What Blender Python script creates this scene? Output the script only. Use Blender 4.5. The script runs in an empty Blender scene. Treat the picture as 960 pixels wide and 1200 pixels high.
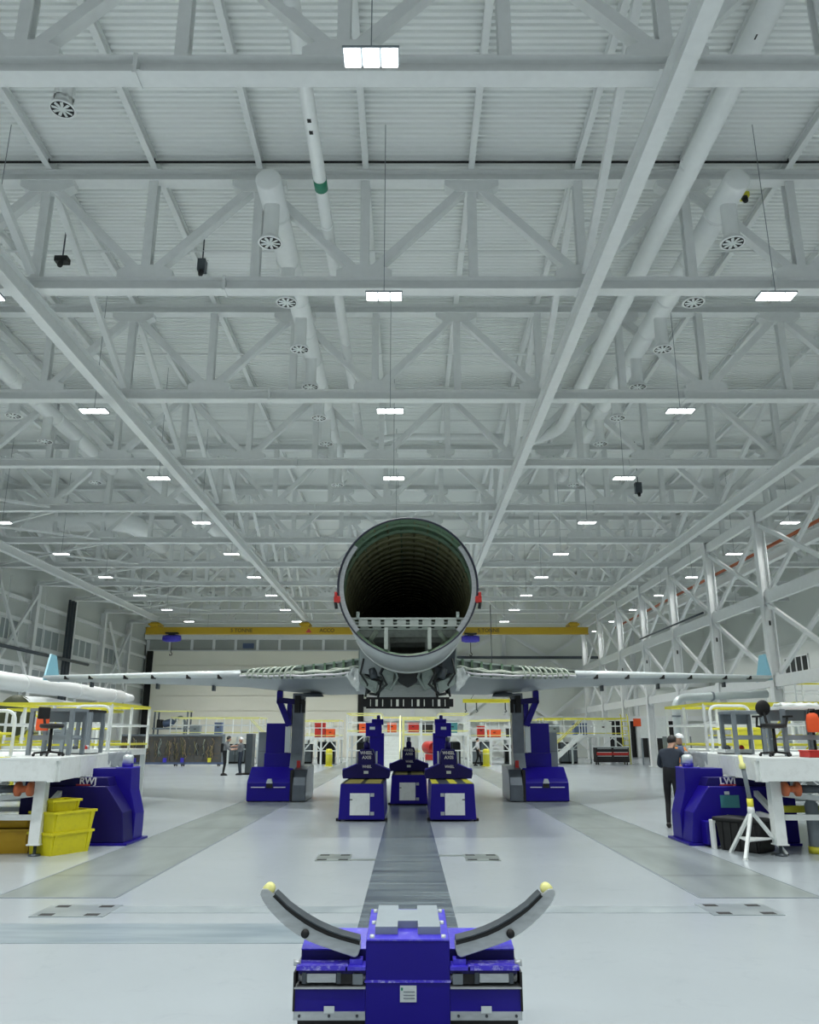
import bpy, bmesh, math, random
EXPOSURE = -0.27
from mathutils import Vector, Matrix, Euler
random.seed(7)
C = bpy.context.scene.collection
PI = math.pi
# ------------------------------------------------------------------ camera
FPX, CU, HOR, EYE = 940.0, 478.0, 864.0, 1.75
PITCH = math.atan((HOR-600.0)/FPX)
CP, SP = math.cos(PITCH), math.sin(PITCH)
cam = bpy.data.cameras.new('camera'); co = bpy.data.objects.new('camera', cam); C.objects.link(co)
co.location = (0, 0, EYE); co.rotation_euler = (PI/2+PITCH, 0, 0)
cam.sensor_fit = 'VERTICAL'; cam.sensor_height = 36.0; cam.lens = 36.0*FPX/1200.0
cam.shift_x = 2.0/1200.0; cam.clip_end = 400; cam.clip_start = 0.05
bpy.context.scene.camera = co

def slope(v):
    y = (600.0-v)/FPX
    return (SP+y*CP)/(CP-y*SP)
def at(u, v, Y):
    Z = slope(v)*Y
    return Vector(((u-CU)/FPX*(Y*CP+Z*SP), Y, Z+EYE))
def flo(u, v):
    return at(u, v, -EYE/slope(v))

# ------------------------------------------------------------------ materials
def lin(c):
    c /= 255.0
    return c/12.92 if c <= 0.04045 else ((c+0.055)/1.055)**2.4
def rgb(r, g, b): return (lin(r), lin(g), lin(b), 1.0)
MATS = {}
def mat(name, col, rough=0.5, metal=0.0, var=0.06, scale=6.0, emit=None, estr=0.0, coat=0.0, bump=0.0, dirt=None, dirt_amt=0.0, dirt_scale=2.0, stretch=None):
    m = bpy.data.materials.new(name); m.use_nodes = True
    nt = m.node_tree; b = nt.nodes['Principled BSDF']
    b.inputs['Roughness'].default_value = rough; b.inputs['Metallic'].default_value = metal
    if coat: b.inputs['Coat Weight'].default_value = coat
    tc = nt.nodes.new('ShaderNodeTexCoord')
    src = tc.outputs['Object']
    if stretch:
        mp = nt.nodes.new('ShaderNodeMapping'); mp.inputs['Scale'].default_value = stretch
        nt.links.new(src, mp.inputs['Vector']); src = mp.outputs['Vector']
    nz = nt.nodes.new('ShaderNodeTexNoise'); nz.inputs['Scale'].default_value = scale; nz.inputs['Detail'].default_value = 4
    nt.links.new(src, nz.inputs['Vector'])
    mx = nt.nodes.new('ShaderNodeMix'); mx.data_type = 'RGBA'
    lo = [max(0, c*(1-var)) for c in col[:3]]+[1]; hi = [min(1, c*(1+var)) for c in col[:3]]+[1]
    mx.inputs[6].default_value = lo; mx.inputs[7].default_value = hi
    nt.links.new(nz.outputs['Fac'], mx.inputs[0])
    out = mx.outputs[2]
    if dirt:
        n2 = nt.nodes.new('ShaderNodeTexNoise'); n2.inputs['Scale'].default_value = dirt_scale; n2.inputs['Detail'].default_value = 8; n2.inputs['Roughness'].default_value = 0.7
        nt.links.new(src, n2.inputs['Vector'])
        rp = nt.nodes.new('ShaderNodeValToRGB'); rp.color_ramp.elements[0].position = 0.5; rp.color_ramp.elements[1].position = 0.75
        rp.color_ramp.elements[1].color = (dirt_amt,)*3+(1,)
        nt.links.new(n2.outputs['Fac'], rp.inputs['Fac'])
        m2 = nt.nodes.new('ShaderNodeMix'); m2.data_type = 'RGBA'; m2.inputs[7].default_value = dirt
        nt.links.new(rp.outputs['Color'], m2.inputs[0]); nt.links.new(out, m2.inputs[6]); out = m2.outputs[2]
    nt.links.new(out, b.inputs['Base Color'])
    if bump:
        bp = nt.nodes.new('ShaderNodeBump'); bp.inputs['Strength'].default_value = bump; bp.inputs['Distance'].default_value = 0.01
        nt.links.new(nz.outputs['Fac'], bp.inputs['Height']); nt.links.new(bp.outputs['Normal'], b.inputs['Normal'])
    if emit:
        b.inputs['Emission Color'].default_value = emit; b.inputs['Emission Strength'].default_value = estr
    MATS[name] = m
    return m
steel = mat('white_steel_paint', rgb(229,232,231), 0.6)
deckm = mat('white_deck_paint', rgb(242,245,243), 0.55, var=0.04, scale=0.4)
galv = mat('white_duct_paint', rgb(243,246,245), 0.35, var=0.04)
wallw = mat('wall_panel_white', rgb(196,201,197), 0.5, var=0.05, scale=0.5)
doorw = mat('hangar_door_white', rgb(247,245,230), 0.5, var=0.03, scale=0.4)
blk = mat('black_rubber', rgb(18,19,20), 0.6)
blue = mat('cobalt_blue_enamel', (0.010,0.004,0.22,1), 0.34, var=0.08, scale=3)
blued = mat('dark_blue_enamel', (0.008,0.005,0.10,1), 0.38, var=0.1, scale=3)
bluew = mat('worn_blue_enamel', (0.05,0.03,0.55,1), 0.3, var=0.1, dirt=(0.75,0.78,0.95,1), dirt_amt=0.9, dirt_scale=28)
bluet = mat('bright_lit_blue_enamel', (0.05,0.035,0.55,1), 0.3, var=0.1, scale=4, dirt=(0.45,0.5,0.8,1), dirt_amt=0.3, dirt_scale=20)  # brighter blue, paints the light onto top faces; also colours the hoists
yel = mat('safety_yellow_paint', (0.72,0.68,0.05,1), 0.45, var=0.08)
pyel = mat('pale_yellow_paint', (0.78,0.78,0.30,1), 0.45, var=0.08)
crane_y = mat('crane_yellow_paint', (0.55,0.36,0.015,1), 0.4, var=0.06)
crate_y = mat('yellow_plastic', (0.62,0.56,0.006,1), 0.5, var=0.06, dirt=(0.2,0.18,0.03,1), dirt_amt=0.3, dirt_scale=14)
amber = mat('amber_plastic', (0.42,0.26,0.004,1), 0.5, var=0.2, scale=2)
wht = mat('white_machine_paint', rgb(226,232,230), 0.4, var=0.04, dirt=(0.3,0.3,0.27,1), dirt_amt=0.25, dirt_scale=7)
grym = mat('grey_painted_steel', rgb(120,130,136), 0.45, var=0.08)
dgry = mat('dark_grey_steel', rgb(72,80,86), 0.4, 0.3, var=0.15)
alu = mat('brushed_aluminium', rgb(182,188,190), 0.34, 0.6, var=0.3, scale=7, stretch=(1.5,1,5))
alup = mat('machined_aluminium_plate', rgb(205,214,214), 0.35, 0.35, var=0.05, scale=8)
steelbare = mat('bare_steel', rgb(112,120,128), 0.28, 0.85, var=0.25, scale=4)
for bm_ in (blue, blued): bm_.node_tree.nodes['Principled BSDF'].inputs['Specular IOR Level'].default_value = 0.28
primer = mat('green_primer', (0.12,0.21,0.13,1), 0.45, var=0.2, scale=5, dirt=(0.16,0.15,0.06,1), dirt_amt=0.6, dirt_scale=3)
olive = mat('olive_frame_primer', (0.17,0.17,0.075,1), 0.45, var=0.3, scale=6, dirt=(0.05,0.035,0.015,1), dirt_amt=0.8, dirt_scale=4)
gprimer = mat('grey_green_primer', (0.30,0.36,0.33,1), 0.45, var=0.25, scale=5, dirt=(0.05,0.07,0.06,1), dirt_amt=0.6, dirt_scale=4)
skin_al = mat('fuselage_skin_grey', rgb(184,190,190), 0.38, 0.2, var=0.06, scale=3)
wing_al = mat('wing_skin_grey', rgb(158,166,168), 0.4, 0.25, var=0.07, scale=2)
wing_w = mat('wing_leading_edge_white', rgb(222,230,232), 0.3, 0.1, var=0.04)
winglet_b = mat('pale_blue_film', rgb(128,186,204), 0.4, var=0.05)
red = mat('red_paint', (0.45,0.02,0.015,1), 0.45, var=0.1)
orange = mat('orange_cloth', (0.78,0.10,0.02,1), 0.7, var=0.1)
rust = mat('orange_conductor_bar', (0.48,0.12,0.04,1), 0.5, var=0.1)
hose = mat('pale_green_hose', (0.52,0.58,0.50,1), 0.5, var=0.2, scale=12)
filmm = mat('clear_plastic_film', rgb(210,218,218), 0.15, var=0.25, scale=14)
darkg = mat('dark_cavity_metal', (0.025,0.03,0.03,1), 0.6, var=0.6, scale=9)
wood = mat('brown_paper_wrap', (0.35,0.26,0.15,1), 0.7, var=0.2)
skinm = mat('person_skin', (0.48,0.28,0.19,1), 0.55)
navy = mat('navy_cloth', (0.022,0.032,0.05,1), 0.85, var=0.2, scale=14)
blackc = mat('black_cloth', (0.010,0.011,0.013,1), 0.9, var=0.2, scale=14)
greyc = mat('grey_cloth', (0.16,0.17,0.18,1), 0.85, var=0.2, scale=14)
hairm = mat('black_hair', (0.008,0.007,0.006,1), 0.6, var=0.3, scale=40)
orgvest = mat('orange_vest', (0.85,0.32,0.08,1), 0.7)
whitecap = mat('white_cap', (0.82,0.84,0.84,1), 0.5)
bluegrey = mat('blue_grey_cloth', (0.10,0.14,0.24,1), 0.85, var=0.2)
led = mat('led_panel', (1,1,1,1), 0.3, emit=(0.97,1.0,0.99,1), estr=7.0)
glass = mat('dark_window_glass', (0.03,0.035,0.035,1), 0.1, var=0.1)
translucent = mat('grey_window_panel', rgb(150,160,162), 0.3, var=0.08, scale=0.8)
teal = mat('teal_plastic', (0.05,0.22,0.25,1), 0.5)
greenlab = mat('green_label', (0.02,0.22,0.13,1), 0.5)
letter = mat('white_lettering', rgb(215,215,220), 0.5)
letterd = mat('dark_lettering', (0.12,0.08,0.015,1), 0.5)
letterr = mat('red_lettering', (0.5,0.05,0.06,1), 0.5)

def floor_material():
    m = bpy.data.materials.new('glossy_epoxy_floor'); m.use_nodes = True
    nt = m.node_tree; b = nt.nodes['Principled BSDF']; N = nt.nodes.new; L = nt.links.new
    tc = N('ShaderNodeTexCoord')
    n1 = N('ShaderNodeTexNoise'); n1.inputs['Scale'].default_value = 0.45; n1.inputs['Detail'].default_value = 6
    n2 = N('ShaderNodeTexNoise'); n2.inputs['Scale'].default_value = 3.0; n2.inputs['Detail'].default_value = 8; n2.inputs['Roughness'].default_value = 0.7
    n2.inputs['Distortion'].default_value = 0.8
    L(tc.outputs['Object'], n1.inputs['Vector']); L(tc.outputs['Object'], n2.inputs['Vector'])
    mx = N('ShaderNodeMix'); mx.data_type = 'RGBA'
    mx.inputs[6].default_value = rgb(154,163,167); mx.inputs[7].default_value = rgb(171,180,185)
    L(n1.outputs['Fac'], mx.inputs[0])
    rp = N('ShaderNodeValToRGB'); rp.color_ramp.elements[0].position = 0.56; rp.color_ramp.elements[1].position = 0.8
    rp.color_ramp.elements[1].color = (0.3,0.3,0.3,1)
    L(n2.outputs['Fac'], rp.inputs['Fac'])
    m2 = N('ShaderNodeMix'); m2.data_type = 'RGBA'; m2.inputs[7].default_value = rgb(134,142,146)
    L(rp.outputs['Color'], m2.inputs[0]); L(mx.outputs[2], m2.inputs[6])
    L(m2.outputs[2], b.inputs['Base Color'])
    b.inputs['Roughness'].default_value = 0.21
    return m
floorm = floor_material()
def track_material(name, c1, c2, rough, stretch, plank):
    m = bpy.data.materials.new(name); m.use_nodes = True
    nt = m.node_tree; b = nt.nodes['Principled BSDF']; N = nt.nodes.new; L = nt.links.new
    tc = N('ShaderNodeTexCoord'); mp = N('ShaderNodeMapping'); mp.inputs['Scale'].default_value = stretch
    L(tc.outputs['Object'], mp.inputs['Vector'])
    n1 = N('ShaderNodeTexNoise'); n1.inputs['Scale'].default_value = 2.2; n1.inputs['Detail'].default_value = 6
    L(mp.outputs['Vector'], n1.inputs['Vector'])
    mx = N('ShaderNodeMix'); mx.data_type = 'RGBA'; mx.inputs[6].default_value = c1; mx.inputs[7].default_value = c2
    rp = N('ShaderNodeValToRGB'); rp.color_ramp.elements[0].position = 0.35; rp.color_ramp.elements[1].position = 0.65
    L(n1.outputs['Fac'], rp.inputs['Fac']); L(rp.outputs['Color'], mx.inputs[0])
    wv = N('ShaderNodeTexWave'); wv.bands_direction = 'Y'; wv.inputs['Scale'].default_value = plank
    L(tc.outputs['Object'], wv.inputs['Vector'])
    r2 = N('ShaderNodeValToRGB'); r2.color_ramp.elements[0].position = 0.0; r2.color_ramp.elements[0].color = (0.72,0.72,0.72,1); r2.color_ramp.elements[1].position = 0.012
    L(wv.outputs['Fac'], r2.inputs['Fac'])
    m2 = N('ShaderNodeMix'); m2.data_type = 'RGBA'; m2.blend_type = 'MULTIPLY'; m2.inputs[0].default_value = 1
    L(mx.outputs[2], m2.inputs[6]); L(r2.outputs['Color'], m2.inputs[7])
    L(m2.outputs[2], b.inputs['Base Color']); b.inputs['Roughness'].default_value = rough; b.inputs['Metallic'].default_value = 0.25
    return m
trackm = track_material('steel_track_plate', rgb(128,138,136), rgb(150,160,158), 0.3, (1,0.25,1), 0.11)
lanem = track_material('dark_center_track', rgb(86,98,110), rgb(128,140,146), 0.25, (0.3,3,1), 0.16)
crossm = track_material('blue_grey_cross_track', rgb(132,148,158), rgb(160,174,180), 0.3, (0.5,3,1), 0.02)
thinm = track_material('pale_rail_strip', rgb(150,162,168), rgb(176,187,190), 0.3, (1,1,1), 0.02)

# ------------------------------------------------------------------ mesh helpers
class MB:
    def __init__(s): s.v = []; s.f = []; s.mi = []; s.cur = 0; s.sm = []
    def add(s, vs, fs, smooth=False):
        n = len(s.v); s.v += [tuple(p) for p in vs]
        for f in fs: s.f.append([i+n for i in f]); s.mi.append(s.cur); s.sm.append(smooth)
        return s
    def box(s, a, b, M=None):
        x0,y0,z0 = a; x1,y1,z1 = b
        vs = [(x0,y0,z0),(x1,y0,z0),(x1,y1,z0),(x0,y1,z0),(x0,y0,z1),(x1,y0,z1),(x1,y1,z1),(x0,y1,z1)]
        if M is not None: vs = [M @ Vector(p) for p in vs]
        return s.add(vs, [(0,3,2,1),(4,5,6,7),(0,1,5,4),(1,2,6,5),(2,3,7,6),(3,0,4,7)])
    def ext(s, prof, p, q, up=(0,0,1)):
        """extrude a 2-D profile (side, up) from p to q"""
        p = Vector(p); q = Vector(q); d = (q-p).normalized(); up = Vector(up)
        sd = d.cross(up)
        if sd.length < 1e-4: sd = d.cross(Vector((0,1,0)))
        sd.normalize(); u2 = sd.cross(d)
        n = len(prof)
        vs = [e + sd*a + u2*b for e in (p, q) for a, b in prof]
        fs = [(i, (i+1) % n, (i+1) % n+n, i+n) for i in range(n)]
        fs += [tuple(range(n-1, -1, -1)), tuple(range(n, 2*n))]
        return s.add(vs, fs)
    def beam(s, p, q, w, h=None, up=(0,0,1)):
        h = h or w
        return s.ext([(-w/2,-h/2),(w/2,-h/2),(w/2,h/2),(-w/2,h/2)], p, q, up)
    def hsec(s, p, q, w, h, t=0.03, up=(0,0,1)):
        a = w/2; b = h/2; c = t/2
        return s.ext([(-a,-b),(a,-b),(a,-b+t),(c,-b+t),(c,b-t),(a,b-t),(a,b),(-a,b),(-a,b-t),(-c,b-t),(-c,-b+t),(-a,-b+t)], p, q, up)
    def prism(s, pts, axis, a, b, M=None):
        """polygon in the plane across AXIS ('x': (y,z), 'y': (x,z), 'z': (x,y)) from a to b"""
        def mk(t, p):
            if axis == 'x': r = (t, p[0], p[1])
            elif axis == 'y': r = (p[0], t, p[1])
            else: r = (p[0], p[1], t)
            return M @ Vector(r) if M is not None else r
        n = len(pts); vs = [mk(a, p) for p in pts]+[mk(b, p) for p in pts]
        fs = [(i, (i+1) % n, (i+1) % n+n, i+n) for i in range(n)]+[tuple(range(n-1,-1,-1)), tuple(range(n,2*n))]
        return s.add(vs, fs)
    def tube(s, pts, r, n=10, cap=True, smooth=True):
        pts = [Vector(p) for p in pts]; m = len(pts)
        rr = r if isinstance(r, (list, tuple)) else [r]*m
        vs = []; ref = None
        for i, p in enumerate(pts):
            d = (pts[min(i+1, m-1)]-pts[max(i-1, 0)]).normalized()
            if ref is None:
                ref = d.orthogonal().normalized()
            ref = (ref-d*ref.dot(d))
            if ref.length < 1e-5: ref = d.orthogonal()
            ref.normalize(); b = d.cross(ref)
            vs += [p+(ref*math.cos(2*PI*k/n)+b*math.sin(2*PI*k/n))*rr[i] for k in range(n)]
        fs = [(i*n+k, i*n+(k+1) % n, (i+1)*n+(k+1) % n, (i+1)*n+k) for i in range(m-1) for k in range(n)]
        s.add(vs, fs, smooth)
        if cap:
            s.add(vs[:n], [tuple(range(n-1,-1,-1))]); s.add(vs[-n:], [tuple(range(n))])
        return s
    def lathe(s, prof, axis_o, axis_d, n=24, smooth=True):
        """prof: (radius, along); closed surfaces need end radii of 0"""
        o = Vector(axis_o); d = Vector(axis_d).normalized(); a = d.orthogonal().normalized(); b = d.cross(a)
        vs = [o+d*h+(a*math.cos(2*PI*k/n)+b*math.sin(2*PI*k/n))*r for r, h in prof for k in range(n)]
        fs = [(i*n+k, i*n+(k+1) % n, (i+1)*n+(k+1) % n, (i+1)*n+k) for i in range(len(prof)-1) for k in range(n)]
        return s.add(vs, fs, smooth)
    def grid(s, rows, smooth=True, closed=False):
        m = len(rows); n = len(rows[0]); vs = [p for r in rows for p in r]
        fs = [(i*n+k, i*n+(k+1) % n, (i+1)*n+(k+1) % n, (i+1)*n+k) for i in range(m-1) for k in range(n if closed else n-1)]
        return s.add(vs, fs, smooth)
    def build(s, name, mats, parent=None, bevel=0.0, loc=None, seg=2):
        me = bpy.data.meshes.new(name); me.from_pydata(s.v, [], s.f)
        for m in (mats if isinstance(mats, (list, tuple)) else [mats]): me.materials.append(m)
        me.polygons.foreach_set('material_index', s.mi); me.polygons.foreach_set('use_smooth', s.sm)
        bm = bmesh.new(); bm.from_mesh(me); bmesh.ops.remove_doubles(bm, verts=bm.verts, dist=1e-5)
        bmesh.ops.recalc_face_normals(bm, faces=bm.faces); bm.to_mesh(me); bm.free()
        o = bpy.data.objects.new(name, me); C.objects.link(o)
        if parent is not None: o.parent = parent
        if loc is not None: o.location = loc
        if bevel:
            b = o.modifiers.new('bevel', 'BEVEL'); b.width = bevel; b.segments = seg; b.limit_method = 'ANGLE'; b.angle_limit = 0.6
        return o
def tag(o, label=None, cat=None, group=None, kind=None):
    if label: o['label'] = label
    if cat: o['category'] = cat
    if group: o['group'] = group
    if kind: o['kind'] = kind
    return o
def empty(name, loc, label, cat, group=None, rz=0.0, kind=None):
    o = bpy.data.objects.new(name, None); C.objects.link(o); o.empty_display_size = 0.2
    o.location = loc; o.rotation_euler = (0,0,rz)
    return tag(o, label, cat, group, kind)
def copy_tree(o, parent=None):
    c = o.copy(); C.objects.link(c)
    if parent is not None: c.parent = parent
    for ch in list(o.children): copy_tree(ch, c)
    return c
def text(body, name, size, loc, rot, m, parent, ext=0.004, align='CENTER', sx=1.0):
    cu = bpy.data.curves.new(name, 'FONT'); cu.body = body; cu.size = size; cu.extrude = ext; cu.align_x = align; cu.align_y = 'CENTER'; cu.offset = size*0.022
    cu.materials.append(m)
    t = bpy.data.objects.new(name+'_curve', cu); C.objects.link(t); dg = bpy.context.evaluated_depsgraph_get(); dg.update()
    me = bpy.data.meshes.new_from_object(t.evaluated_get(dg), depsgraph=dg); bpy.data.objects.remove(t); me.name = name
    o = bpy.data.objects.new(name, me); C.objects.link(o); o.location = loc; o.rotation_euler = rot; o.scale = (sx,1,1)
    o.parent = parent
    return o
def Tr(x, y, z): return Matrix.Translation((x,y,z))
def Rz(a): return Matrix.Rotation(a, 4, 'Z')
ORD = ['first','second','third','fourth','fifth','sixth','seventh','eighth','ninth','tenth','eleventh','twelfth','thirteenth','fourteenth','fifteenth','sixteenth','seventeenth','eighteenth','nineteenth','twentieth','twenty-first','twenty-second','twenty-third','twenty-fourth']

# ------------------------------------------------------------------ building dimensions
XL, XR, YB, YF = -24.6, 28.0, 76.0, -10.0
ZB = 11.35            # underside of the bottom chords
ZT = 14.2             # underside of the top chords
ZD = 14.78            # roof deck
T0, TD = 9.93, 6.04   # first truss, spacing
NX0, NP = -0.98, 2.46 # truss node X = NX0 + NP*k
NT = 11

def struct(o): o['kind'] = 'structure'; return o
# floor
b = MB(); b.box((XL-0.3, YF, -0.2), (XR+0.3, YB+0.3, 0.0)); struct(b.build('floor', floorm))
# ceiling: corrugated deck, ribs across the hall
b = MB(); rows = []; y = YF
while y < YB+0.1:
    for dy, z in ((0,0),(0.06,0),(0.075,0.055),(0.135,0.055)):
        rows.append([(XL-0.2, y+dy, ZD+z), (XR+0.2, y+dy, ZD+z)])
    y += 0.15
b.grid(rows, smooth=False); struct(b.build('ceiling', deckm))

# walls
def wall_left():
    b = MB(); x = XL
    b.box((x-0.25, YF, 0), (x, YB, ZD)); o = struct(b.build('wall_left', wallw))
wall_left()
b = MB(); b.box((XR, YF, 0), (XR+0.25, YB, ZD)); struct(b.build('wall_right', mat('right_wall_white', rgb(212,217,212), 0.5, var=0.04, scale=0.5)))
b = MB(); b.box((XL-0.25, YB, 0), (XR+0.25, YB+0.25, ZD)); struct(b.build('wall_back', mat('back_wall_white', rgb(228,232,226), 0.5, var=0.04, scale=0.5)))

# floor tracks (inlaid steel)
def floor_plate(name, pts, m, t=0.004):
    b = MB(); b.prism(pts, 'z', 0.0005, t); o = b.build(name, m); struct(o); return o
floor_plate('trim_1', [(-4.68,9.93),(-3.3,9.93),(-3.3,74),(-4.68,74)], trackm)
floor_plate('trim_2', [(3.3,9.93),(4.7,9.93),(4.7,74),(3.3,74)], trackm)
floor_plate('trim_3', [(-0.48,4.0),(0.48,4.0),(0.48,40),(-0.48,40)], lanem)
floor_plate('trim_4', [(-11,7.83),(-0.48,7.83),(-0.48,8.6),(-11,8.6)], crossm)
floor_plate('trim_5', [(-3.1,9.1),(-0.48,9.1),(-0.48,9.44),(-3.1,9.44)], thinm)
floor_plate('trim_6', [(0.48,9.1),(3.15,9.1),(3.15,9.44),(0.48,9.44)], thinm)
# dark border lines of the tracks
for i, (x0,x1) in enumerate(((-4.70,-4.67),(-3.32,-3.29),(3.29,3.32),(4.68,4.71))):
    floor_plate('trim_%d' % (7+i), [(x0,9.93),(x1,9.93),(x1,74),(x0,74)], grym, 0.006)
floor_plate('trim_11', [(-4.7,9.9),(-3.3,9.9),(-3.3,9.935),(-4.7,9.935)], grym, 0.006)
floor_plate('trim_12', [(3.3,9.9),(4.7,9.9),(4.7,9.935),(3.3,9.935)], grym, 0.006)
def cover(x0, x1, y0, y1, label, m=alup):
    r = empty('floor_hatch', ((x0+x1)/2, (y0+y1)/2, 0), label, 'floor hatch')
    b = MB(); w = (x1-x0)/2; h = (y1-y0)/2
    b.box((-w,-h,0.0005), (w,h,0.007)); b.build('cover_plate', m, r)
    for sx, sy in ((-0.62,-0.7),(0.62,-0.7),(-0.62,0.7),(0.62,0.7)):
        b = MB(); b.box((sx*w-0.07,sy*h-0.05,0.007),(sx*w+0.07,sy*h+0.05,0.010)); b.build('lifting_slot', blk, r)
cover(-3.83,-3.08,8.9,9.5, 'square steel floor hatch with black slots at the end of the left rail strip', thinm)
cover(3.12,3.85,8.98,9.55, 'square steel floor hatch with black slots at the end of the right rail strip', thinm)
cover(-1.37,-0.86,12.72,13.4, 'small grey floor hatch just left of the centre track', trackm)
cover(0.86,1.37,12.72,13.4, 'small grey floor hatch just right of the centre track', trackm)
floor_plate('trim_13', [(-0.86,12.76),(-0.48,12.76),(-0.48,12.92),(-0.86,12.92)], trackm)
floor_plate('trim_14', [(0.48,13.2),(0.86,13.2),(0.86,13.34),(0.48,13.34)], trackm)

# ------------------------------------------------------------------ roof trusses
def truss_proto():
    r = empty('roof_truss', (0,T0,0), '', 'roof truss', 'white roof trusses across the hall')
    b = MB(); b.hsec((XL+0.2,0,ZB+0.155),(XR-0.1,0,ZB+0.155),0.31,0.31,0.035); b.build('bottom_chord', steel, r)
    b = MB(); b.hsec((XL+0.2,0,ZT+0.14),(XR-0.1,0,ZT+0.14),0.30,0.28,0.035); b.build('top_chord', steel, r)
    for x in (-4.1, 8.2):
        b = MB(); b.box((x-0.03,-0.17,ZB-0.03),(x+0.03,0.17,ZB+0.33)); b.build('splice_plate', steel, r)
    for k in range(-9, 12):
        x = NX0+NP*k
        b = MB(); b.hsec((x,0,ZB+0.3),(x,0,ZT+0.02),0.2,0.22,0.03, up=(0,1,0)); b.build('vertical', steel, r)
        if k < 11:
            z0, z1 = (ZB+0.31, ZT) if k % 2 == 0 else (ZT, ZB+0.31)
            a = Vector((x,0,z0)); c = Vector((x+NP,0,z1)); d = (c-a).normalized()
            b = MB(); b.beam(a+d*0.2, c-d*0.2, 0.2, 0.2, up=(0,1,0)); b.build('diagonal', steel, r)
        if k % 2 == 0:   # bottom gusset plate
            b = MB(); b.prism([(x-0.62,ZB+0.29),(x+0.62,ZB+0.29),(x+0.62,ZB+0.48),(x+0.36,ZB+0.62),(x-0.36,ZB+0.62),(x-0.62,ZB+0.48)], 'y', -0.13, 0.13); b.build('gusset_plate', steel, r)
        else:
            b = MB(); b.prism([(x-0.62,ZT+0.02),(x+0.62,ZT+0.02),(x+0.62,ZT-0.14),(x+0.36,ZT-0.30),(x-0.36,ZT-0.30),(x-0.62,ZT-0.14)], 'y', -0.13, 0.13); b.build('gusset_plate', steel, r)
    return r
tp = truss_proto()
for i in range(NT):
    o = tp if i == 0 else copy_tree(tp)
    o.location.y = T0+TD*i
    o['label'] = 'white steel roof truss spanning the hall, %s from the front' % ORD[i] if i < NT-1 else 'white steel roof truss nearest the back wall'

# purlins
pb = MB(); pb.hsec((0,YF,0),(0,YB-0.1,0),0.14,0.26,0.02)
pu = pb.build('roof_purlin', steel)
for k in range(-9, 12):
    o = pu if k == -9 else pu.copy()
    if k > -9: C.objects.link(o)
    o.location = (NX0+NP*k, 0, ZT+0.28+0.15)
    tag(o, 'white roof purlin under the ribbed deck, %s counting from the left wall' % ORD[k+9], 'purlin', 'purlins running the length of the roof')
# longitudinal sway braces between trusses
bb = MB(); bb.beam((0,0.25,ZT+0.05),(0,TD-0.25,ZB+0.36),0.16,0.16)
br = bb.build('sway_brace', steel)
first = True
planes = [(-20.66,'beside the left wall'),(-8.36,'above the left crane rail'),(3.94,'above the long right crane rail'),(13.78,'above the outer right crane rail')]
for px, nm in planes:
    for i in range(NT-1):
        o = br if first else br.copy()
        if not first: C.objects.link(o)
        first = False
        o.location = (px, T0+TD*i, 0)
        tag(o, 'sloping sway brace %s, behind the %s truss' % (nm, ORD[i]), 'roof brace', 'sloping braces between the roof trusses')
# flat diagonal braces in the bottom chord plane by the left wall
first = True
for i in range(2, NT-1):
    for s in (0, 1):
        p, q = ((XL+0.3, 0.2, ZB+0.16), (-15.74, TD-0.2, ZB+0.16)) if s == 0 else ((-15.74, 0.2, ZB+0.05), (XL+0.3, TD-0.2, ZB+0.05))
        b = MB(); b.beam(p, q, 0.12, 0.10)
        o = b.build('bracing_strut', steel); o.location = (0, T0+TD*i, 0)
        tag(o, 'flat bracing strut beside the left wall, %s diagonal behind the %s truss' % (('rising','falling')[s], ORD[i]), 'roof brace', 'flat struts along the left side of the roof')

# sprinkler pipes across the roof
sp_ = MB(); sp_.tube([(XL+0.3,0,0),(XR-0.2,0,0)], 0.03, 6)
so = sp_.build('sprinkler_pipe', steel); n = 0
for i in range(NT):
    for dy in (-3.2,):
        o = so if n == 0 else so.copy()
        if n: C.objects.link(o)
        o.location = (0, T0+TD*(i)-3.0+ (6.04 if i == 0 else 0)*0, ZT+0.22)
        tag(o, 'thin white sprinkler pipe across the roof in front of the %s truss' % ORD[i], 'pipe', 'sprinkler pipes under the deck'); n += 1
b = MB(); b.tube([(XL+0.3,0,0),(XR-0.2,0,0)], 0.028, 8)
for k in range(-9, 12):
    b.box((NX0+NP*k-0.02,-0.03,-0.06),(NX0+NP*k+0.02,0.03,0.09))
o = b.build('black_cable', blk); o.location = (0, T0+TD-0.22, ZT+0.42)
tag(o, 'black cable clipped along the top of the second roof truss', 'cable')

# crane runways
def runway(x, y0, y1, label, z0=None, w=0.26, h=0.46):
    z0 = z0 if z0 is not None else ZB-h
    r = empty('crane_rail', (x, y0, z0), label, 'crane rail', 'underslung crane rails')
    b = MB(); b.hsec((0,0,h/2),(0,y1-y0,h/2),w,h,0.035); b.build('rail_beam', steel, r)
    k = math.ceil((y0-T0)/TD)
    while T0+TD*k < y1:
        b = MB(); y = T0+TD*k-y0; b.box((-0.19,y-0.19,h-0.001),(0.19,y+0.19,h+0.018)); b.build('hanger_plate', steel, r); k += 1
    return r
runway(-20.7, -8, 66.5, 'white crane rail nearest the left wall, running the length of the hall')
runway(-8.4, -8, 66.5, 'white crane rail crossing the ceiling left of the fuselage')
runway(3.95, -8, 66.5, 'long white crane rail crossing the ceiling right of the fuselage')
runway(13.55, -8, 66.5, 'white crane rail just inside the braced columns at right')

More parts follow.
